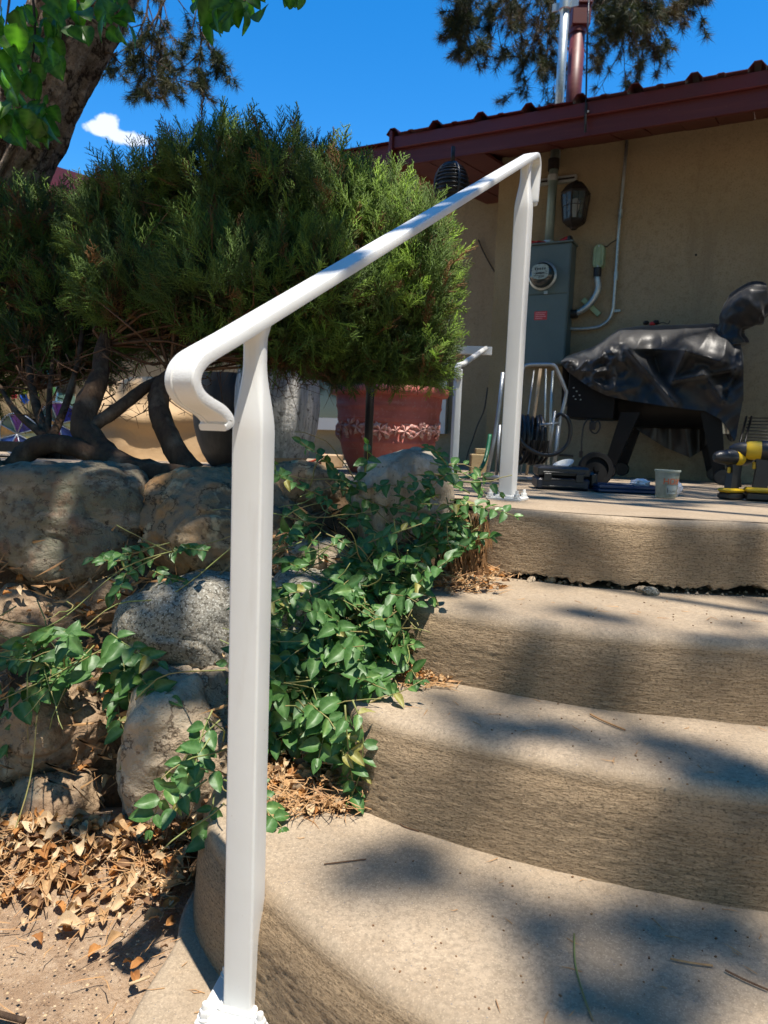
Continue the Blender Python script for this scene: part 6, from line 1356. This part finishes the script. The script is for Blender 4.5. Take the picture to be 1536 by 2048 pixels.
for i in range(NX+1):
    px = 1122+(1487-1122)*i/NX; ty = pl_(topo, px); by = pl_(boto, px); u = i/NX; th = .40*min(1, (min(u, 1-u)/.10+.15))**.6 if min(u, 1-u) < .10 else .40
    for j in range(NV+1):
        w = j/NV                                   # 0 front hem .. .5 crest .. 1 back hem
        if w < .62:
            q = w/.62; py = by+(ty-by)*min(1, q*1.06)**.9; bulge = math.sin(min(1, q)*math.pi*.5)
            dep = DG+.04-.30*(th/.40)*max(0, (q-.55)/.45)**2.2
            h = 0
            h += .075*seg(px, py, (1256, 700), (1350, 806), 7)+.05*seg(px, py, (1372, 700), (1345, 760), 7)-.10*seg(px, py, (1310, 715), (1320, 745), 26)
            h += .055*seg(px, py, (1372, 702), (1440, 722), 9)+.06*seg(px, py, (1470, 738), (1345, 762), 6)-.085*seg(px, py, (1425, 752), (1460, 745), 13)+.05*seg(px, py, (1405, 745), (1445, 800), 8)
            h += .03*seg(px, py, (1260, 697), (1370, 700), 6)+.04*seg(px, py, (1470, 740), (1455, 790), 8)-.05*seg(px, py, (1450, 790), (1470, 760), 8)+.03*seg(px, py, (1190, 700), (1245, 665), 10)
            cr = sm(1290, 1200, px)*sm(660, 700, py); h += cr*.03*(1-2*abs(noise.noise(V(px*.035, py*.035, 1))))+cr*.010*abs(noise.noise(V(px*.09, py*.09, 2)))
            h += .018*noise.noise(V(px*.012, py*.02, 5))+.012*(1-3*abs(noise.noise(V(px*.02+py*.01, py*.018, 8))))
            p = gp_(px, py, dep+h*1.25)
        else:
            q = (w-.62)/.38; crest = gp_(px, ty, DG+.04-.30*(th/.40)*1.0); a = lw(crest); y = a.y+th*.62*q**.8; z = a.z-(.02 if q < .5 else .02+.28*((q-.5)/.5))*1.0+.01*noise.noise(V(px*.02, q*6, 3)); p = wl(a.x, y, z)
        v.append(tuple(p))
f = [[i*(NV+1)+j, (i+1)*(NV+1)+j, (i+1)*(NV+1)+j+1, i*(NV+1)+j+1] for i in range(NX) for j in range(NV)]
npmesh('body_cloth', v, f, vinyl, t, True)
# hood of the cover over the chimney
ax_ = [(1462, 694), (1458, 668), (1466, 646), (1484, 626), (1502, 612), (1518, 604), (1536, 600)]; rw = [30, 27, 23, 33, 40, 40, 27]
cen = crv([gp_(a, b, DG-.12) for a, b in ax_], 40); rings = []; kk = 3.75/FPX
for i, p in enumerate(cen):
    tg = (cen[min(i+1, 39)]-cen[max(i-1, 0)]).normalized(); a = tg.cross(WI).normalized(); b = a.cross(tg).normalized(); rad = np.interp(i/39*6, range(7), rw)*kk
    rings.append([p+(a*math.cos(q)+b*math.sin(q))*rad*(1+.34*(1-2.6*abs(noise.noise(V(math.cos(q)*1.3, math.sin(q)*1.3+4, i*.07)))) *.6+.10*noise.noise(V(q*1.5, i*.3, 2))) for q in [2*math.pi*j/48 for j in range(48)]])
mb = MB(); mb.loft(rings, True); mb.build('chimney_hood', vinyl, t, True, 60)
# long right skirt hanging behind the bucket
sk = []
for i in range(41):
    for j in range(31):
        u = i/40; w = j/30; a = gp_(1432+(1486-1432)*u, 800-70*u+12*math.sin(u*5), DG-.05); b = gp_(1452+(1474-1452)*u, 872+12*math.sin(u*3.1), DG-.06); p = a.lerp(b, w)-WI*(.035*math.sin(u*13+w*2)+.02*noise.noise(V(u*6, w*4, 1))); sk.append(tuple(p))
npmesh('skirt', sk, [[i*31+j, (i+1)*31+j, (i+1)*31+j+1, i*31+j+1] for i in range(40) for j in range(30)], vinyl, t, True)
# dark sagging flap between the legs
sk = []; hem = [(1250, 815, 1250, 835), (1275, 815, 1278, 862), (1310, 818, 1330, 895), (1345, 818, 1380, 915), (1390, 820, 1402, 902), (1420, 820, 1420, 880)]
for i in range(51):
    u = i/50*5; k0 = min(4, int(u)); fr = u-k0; A_, B_ = hem[k0], hem[k0+1]; h4 = [A_[q]+(B_[q]-A_[q])*fr for q in range(4)]
    for j in range(21):
        w = j/20; p = gp_(h4[0]+(h4[2]-h4[0])*w, h4[1]+(h4[3]-h4[1])*w, DG-.34+.03*math.sin(u*4+w*2)); sk.append(tuple(p))
npmesh('rear_flap', sk, [[i*21+j, (i+1)*21+j, (i+1)*21+j+1, i*21+j+1] for i in range(50) for j in range(20)], M['blackplastic'], t, True)
t = thing('clamp_tool', 'small red and black clamp lying on top of the grill cover', 'tool')
for a, b, mt in ((1292, 646, M['black']), (1305, 648, redp), (1312, 645, M['black'])):
    mb = MB(); q = gp_(a, b, DG-.28); mb.lathe([(0, -.014), (.014, -.01), (.02, 0), (.014, .012), (0, .015)], q, 14); mb.build('jaw', mt, t, True)
tubes('wire', [(crv([gp_(1312, 650, DG-.28), gp_(1325, 645, DG-.28), gp_(1336, 648, DG-.28), gp_(1340, 641, DG-.28)], 12), .003)], M['black'], t, 6)

# ------------------------------------------------------------------ tall pine overhead: unseen tufts set along sunbeams to shade chosen spots
sp_t = thing('pine_tree', 'unseen tall pine shading the steps and the patio', 'pine')
rs = random.Random(77); TF = []; BR = MB()
def bough(px, py, rpx_x, rpx_y, n, z=None, Y=None, h=(6.4, 8.4)):
    for i in range(max(1, round(n*.27))):
        a = rs.gauss(0, .75)*rpx_x; b = rs.gauss(0, .75)*rpx_y
        try: q = foot(px+a, py+b, z=z, Y=Y)
        except ZeroDivisionError: continue
        hh = rs.uniform(*h); p = q+SUN*(hh/SUN.z); TF.append((tuple(p), tuple(V(rs.gauss(0, 1), rs.gauss(0, 1), rs.gauss(-.1, .3)).normalized()), rs.uniform(.7, 1.1)))
S_ = [ # lowest tread and its riser
 (745, 1745, 70, 22, 8, Z1), (820, 1740, 60, 24, 8, Z1), (880, 1700, 40, 20, 3, Z1), (1180, 1820, 60, 40, 7, Z1), (1240, 1870, 60, 40, 9, Z1), (1330, 1850, 70, 60, 10, Z1), (1440, 1850, 80, 60, 12, Z1), (1130, 1960, 50, 60, 8, Z1), (1280, 1990, 80, 50, 10, Z1), (1350, 2030, 70, 40, 8, Z1), (1180, 2030, 60, 40, 7, Z1), (1500, 1900, 50, 60, 7, Z1), (1080, 1880, 40, 30, 3, Z1), (1010, 1770, 60, 20, 3, Z1),
 # second tread
 (850, 1422, 60, 12, 5, Z2), (940, 1432, 60, 12, 6, Z2), (1040, 1447, 60, 12, 6, Z2), (1140, 1467, 60, 12, 7, Z2), (1240, 1490, 60, 12, 7, Z2), (1340, 1512, 60, 14, 8, Z2), (1440, 1535, 60, 16, 9, Z2), (1525, 1560, 50, 20, 9, Z2), (1000, 1408, 160, 10, 5, Z2), (1250, 1420, 150, 8, 4, Z2),
 # third tread and its riser
 (1120, 1222, 60, 14, 6, Z3), (1210, 1238, 60, 12, 6, Z3), (1000, 1212, 70, 10, 3, Z3), (1500, 1215, 60, 14, 7, Z3), (1420, 1240, 70, 12, 4, Z3),
]
for px, py, a, b, n, z in S_: bough(px, py, a, b, n, z=z)
for px, py, a, b, n, Y in ((1440, 1690, 60, 60, 12, .95), (1510, 1670, 50, 60, 9, .92), (1130, 1320, 45, 40, 8, 1.21), (1230, 1340, 60, 40, 9, 1.19), (1500, 1350, 40, 50, 7, 1.17), (1320, 1095, 60, 40, 7, 1.56), (1450, 1110, 70, 50, 12, 1.55), (1250, 1080, 50, 30, 4, 1.57), (1000, 1500, 120, 40, 5, 1.03), (1300, 1560, 100, 40, 6, .95)):
    bough(px, py, a, b, n, Y=Y)
# broad shade over the patio and the grill, with gaps
gaps = []
for px, py, Y, rr in ((1275, 690, 3.75, .15), (1400, 690, 3.6, .17), (1440, 690, 3.55, .14), (1250, 730, 3.7, .05), (1340, 690, 3.65, .05), (850, 860, 3.45, .14), (830, 810, 3.45, .10), (590, 810, 3.2, .12), (560, 800, 3.2, .10), (300, 800, 4.3, .2), (400, 860, 4.3, .16), (200, 760, 4.4, .15), (180, 925, 4.2, .12), (350, 930, 3.6, .16), (620, 940, 3.2, .10), (130, 90, 2.75, .22), (70, 200, 2.8, .22), (20, 290, 2.8, .16), (180, 20, 2.75, .2)):
    q = foot(px, py, Y=Y); gaps.append((q.x, q.y, rr))
cnt = 0
while cnt < 2100:
    x = rs.uniform(-2.6, 3.4); y = rs.uniform(1.95, 5.6)
    if y < 2.25 and rs.random() > .35: continue
    if noise.noise(V(x*1.1, y*6, 3)) > .22: continue
    if x > .3 and y < 2.1: continue
    if any(math.hypot(x-a, y-b) < r for a, b, r in gaps): continue
    if x < .15 and y < 2.75: continue
    cnt += 1; p = V(x, y, 0)+SUN*(rs.uniform(5, 6.6)/SUN.z); TF.append((tuple(p), tuple(V(rs.gauss(0, 1), rs.gauss(0, 1), 0).normalized()), rs.uniform(.9, 1.35)))
pine_part(sp_t, 'needles', TF, 5, .12, 70, .0030)
ctr_ = V(4.6, -1.8, 0)
for i in range(26):
    q = V(*TF[rs.randrange(len(TF))][0]); a = V(ctr_.x, ctr_.y, 4.6+2.6*rs.random()); 
    m1 = a.lerp(q, .5)+V(0, 0, .3)
    if q.y > 2.0 or i < 5: BR.tube(crv([a, m1, q], 12), [.035-.0028*k for k in range(12)], 6)
o = BR.build('branches', M['bark'], sp_t, True); o['kind'] = 'stuff'
trunk([V(4.7, -1.8, -.1), V(4.6, -1.8, 3), V(4.55, -1.85, 6), V(4.5, -1.8, 9)], [.24, .2, .15, .1], 'trunk', sp_t, 77, 16, 'bigbark', .1)

# ------------------------------------------------------------------ crumbs of broken concrete in the gap under the top step
rs = random.Random(15); mb = MB(); e4 = crv([V(x, y, 0) for x, y in E4], 420)
for i in range(190):
    k = rs.randrange(60, 330); p = e4[k]; t_ = (e4[k+1]-e4[k-1]).normalized(); q = p+V(t_.y, -t_.x, 0)*rs.uniform(-.05, .012); s_2 = rs.uniform(.0015, .0055)
    ro = Matrix.Rotation(rs.uniform(0, 6), 3, 'Z')@Matrix.Rotation(rs.uniform(0, 6), 3, 'X'); a = [V(rs.gauss(0, 1), rs.gauss(0, 1), rs.gauss(0, 1)).normalized()*s_2*rs.uniform(.8, 1.4) for _ in range(6)]
    mb.add([q+V(0, 0, Z3+s_2*.6)+ro@V(x*s_2, y*s_2, z*s_2) for x, y, z in ((1.3, 0, 0), (-1.2, .2, .1), (0, 1, .1), (.1, -1, 0), (.1, .1, .8), (0, 0, -.8))], [(0, 2, 4), (2, 1, 4), (1, 3, 4), (3, 0, 4), (2, 0, 5), (1, 2, 5), (3, 1, 5), (0, 3, 5)])
tag(mb.build('concrete_crumbs', RK['pale']), 'broken concrete crumbs in the gap under the top step', kind='stuff')

# ------------------------------------------------------------------ unseen trees added behind and beside the viewer to cut the sky's fill light
def sky_blocker(label, x, y, h, rad, seed, n=2600):
    t = thing('sky_block_tree', label, 'tree'); r = random.Random(seed); items = []
    for i in range(n):
        u = V(r.gauss(0, 1), r.gauss(0, 1), r.gauss(0, 1)).normalized()*(r.random()**.4); lump = 1+.3*noise.noise(u*2+V(seed, 0, 0))
        items.append((0, (x+u.x*rad*lump, y+u.y*rad*.8*lump, h*.56+u.z*h*.42*lump), V(r.gauss(0, 1), r.gauss(0, 1), -.6), V(r.gauss(0, .6), r.gauss(0, .6), 1), r.uniform(.22, .42)))
    scatter_mesh('foliage', M['broad'], items, [BL[1]], None, 'stuff', t)
    trunk([V(x, y, -.1), V(x+.1, y, h*.3), V(x-.1, y+.1, h*.6)], [.22, .18, .08], 'trunk', t, seed, 14, 'bigbark', .1)
for k, (x, y, h, rad) in enumerate(((-5.5, -4.5, 7.5, 3.0), (0.5, -7.5, 9, 3.6), (6.5, -6.0, 8.5, 3.2), (-8.5, .5, 7, 2.8), (9.0, -.5, 8, 3.0))):
    sky_blocker(('added sky-blocking tree behind and left of the viewer', 'added broad sky-blocking tree straight behind the viewer', 'added sky-blocking tree behind and right of the viewer', 'added sky-blocking tree far to the left of the yard', 'added sky-blocking tree far to the right of the yard')[k], x, y, h, rad, k+3)

bpy.context.view_layer.update()
for t_ in THINGS: rebase(t_)
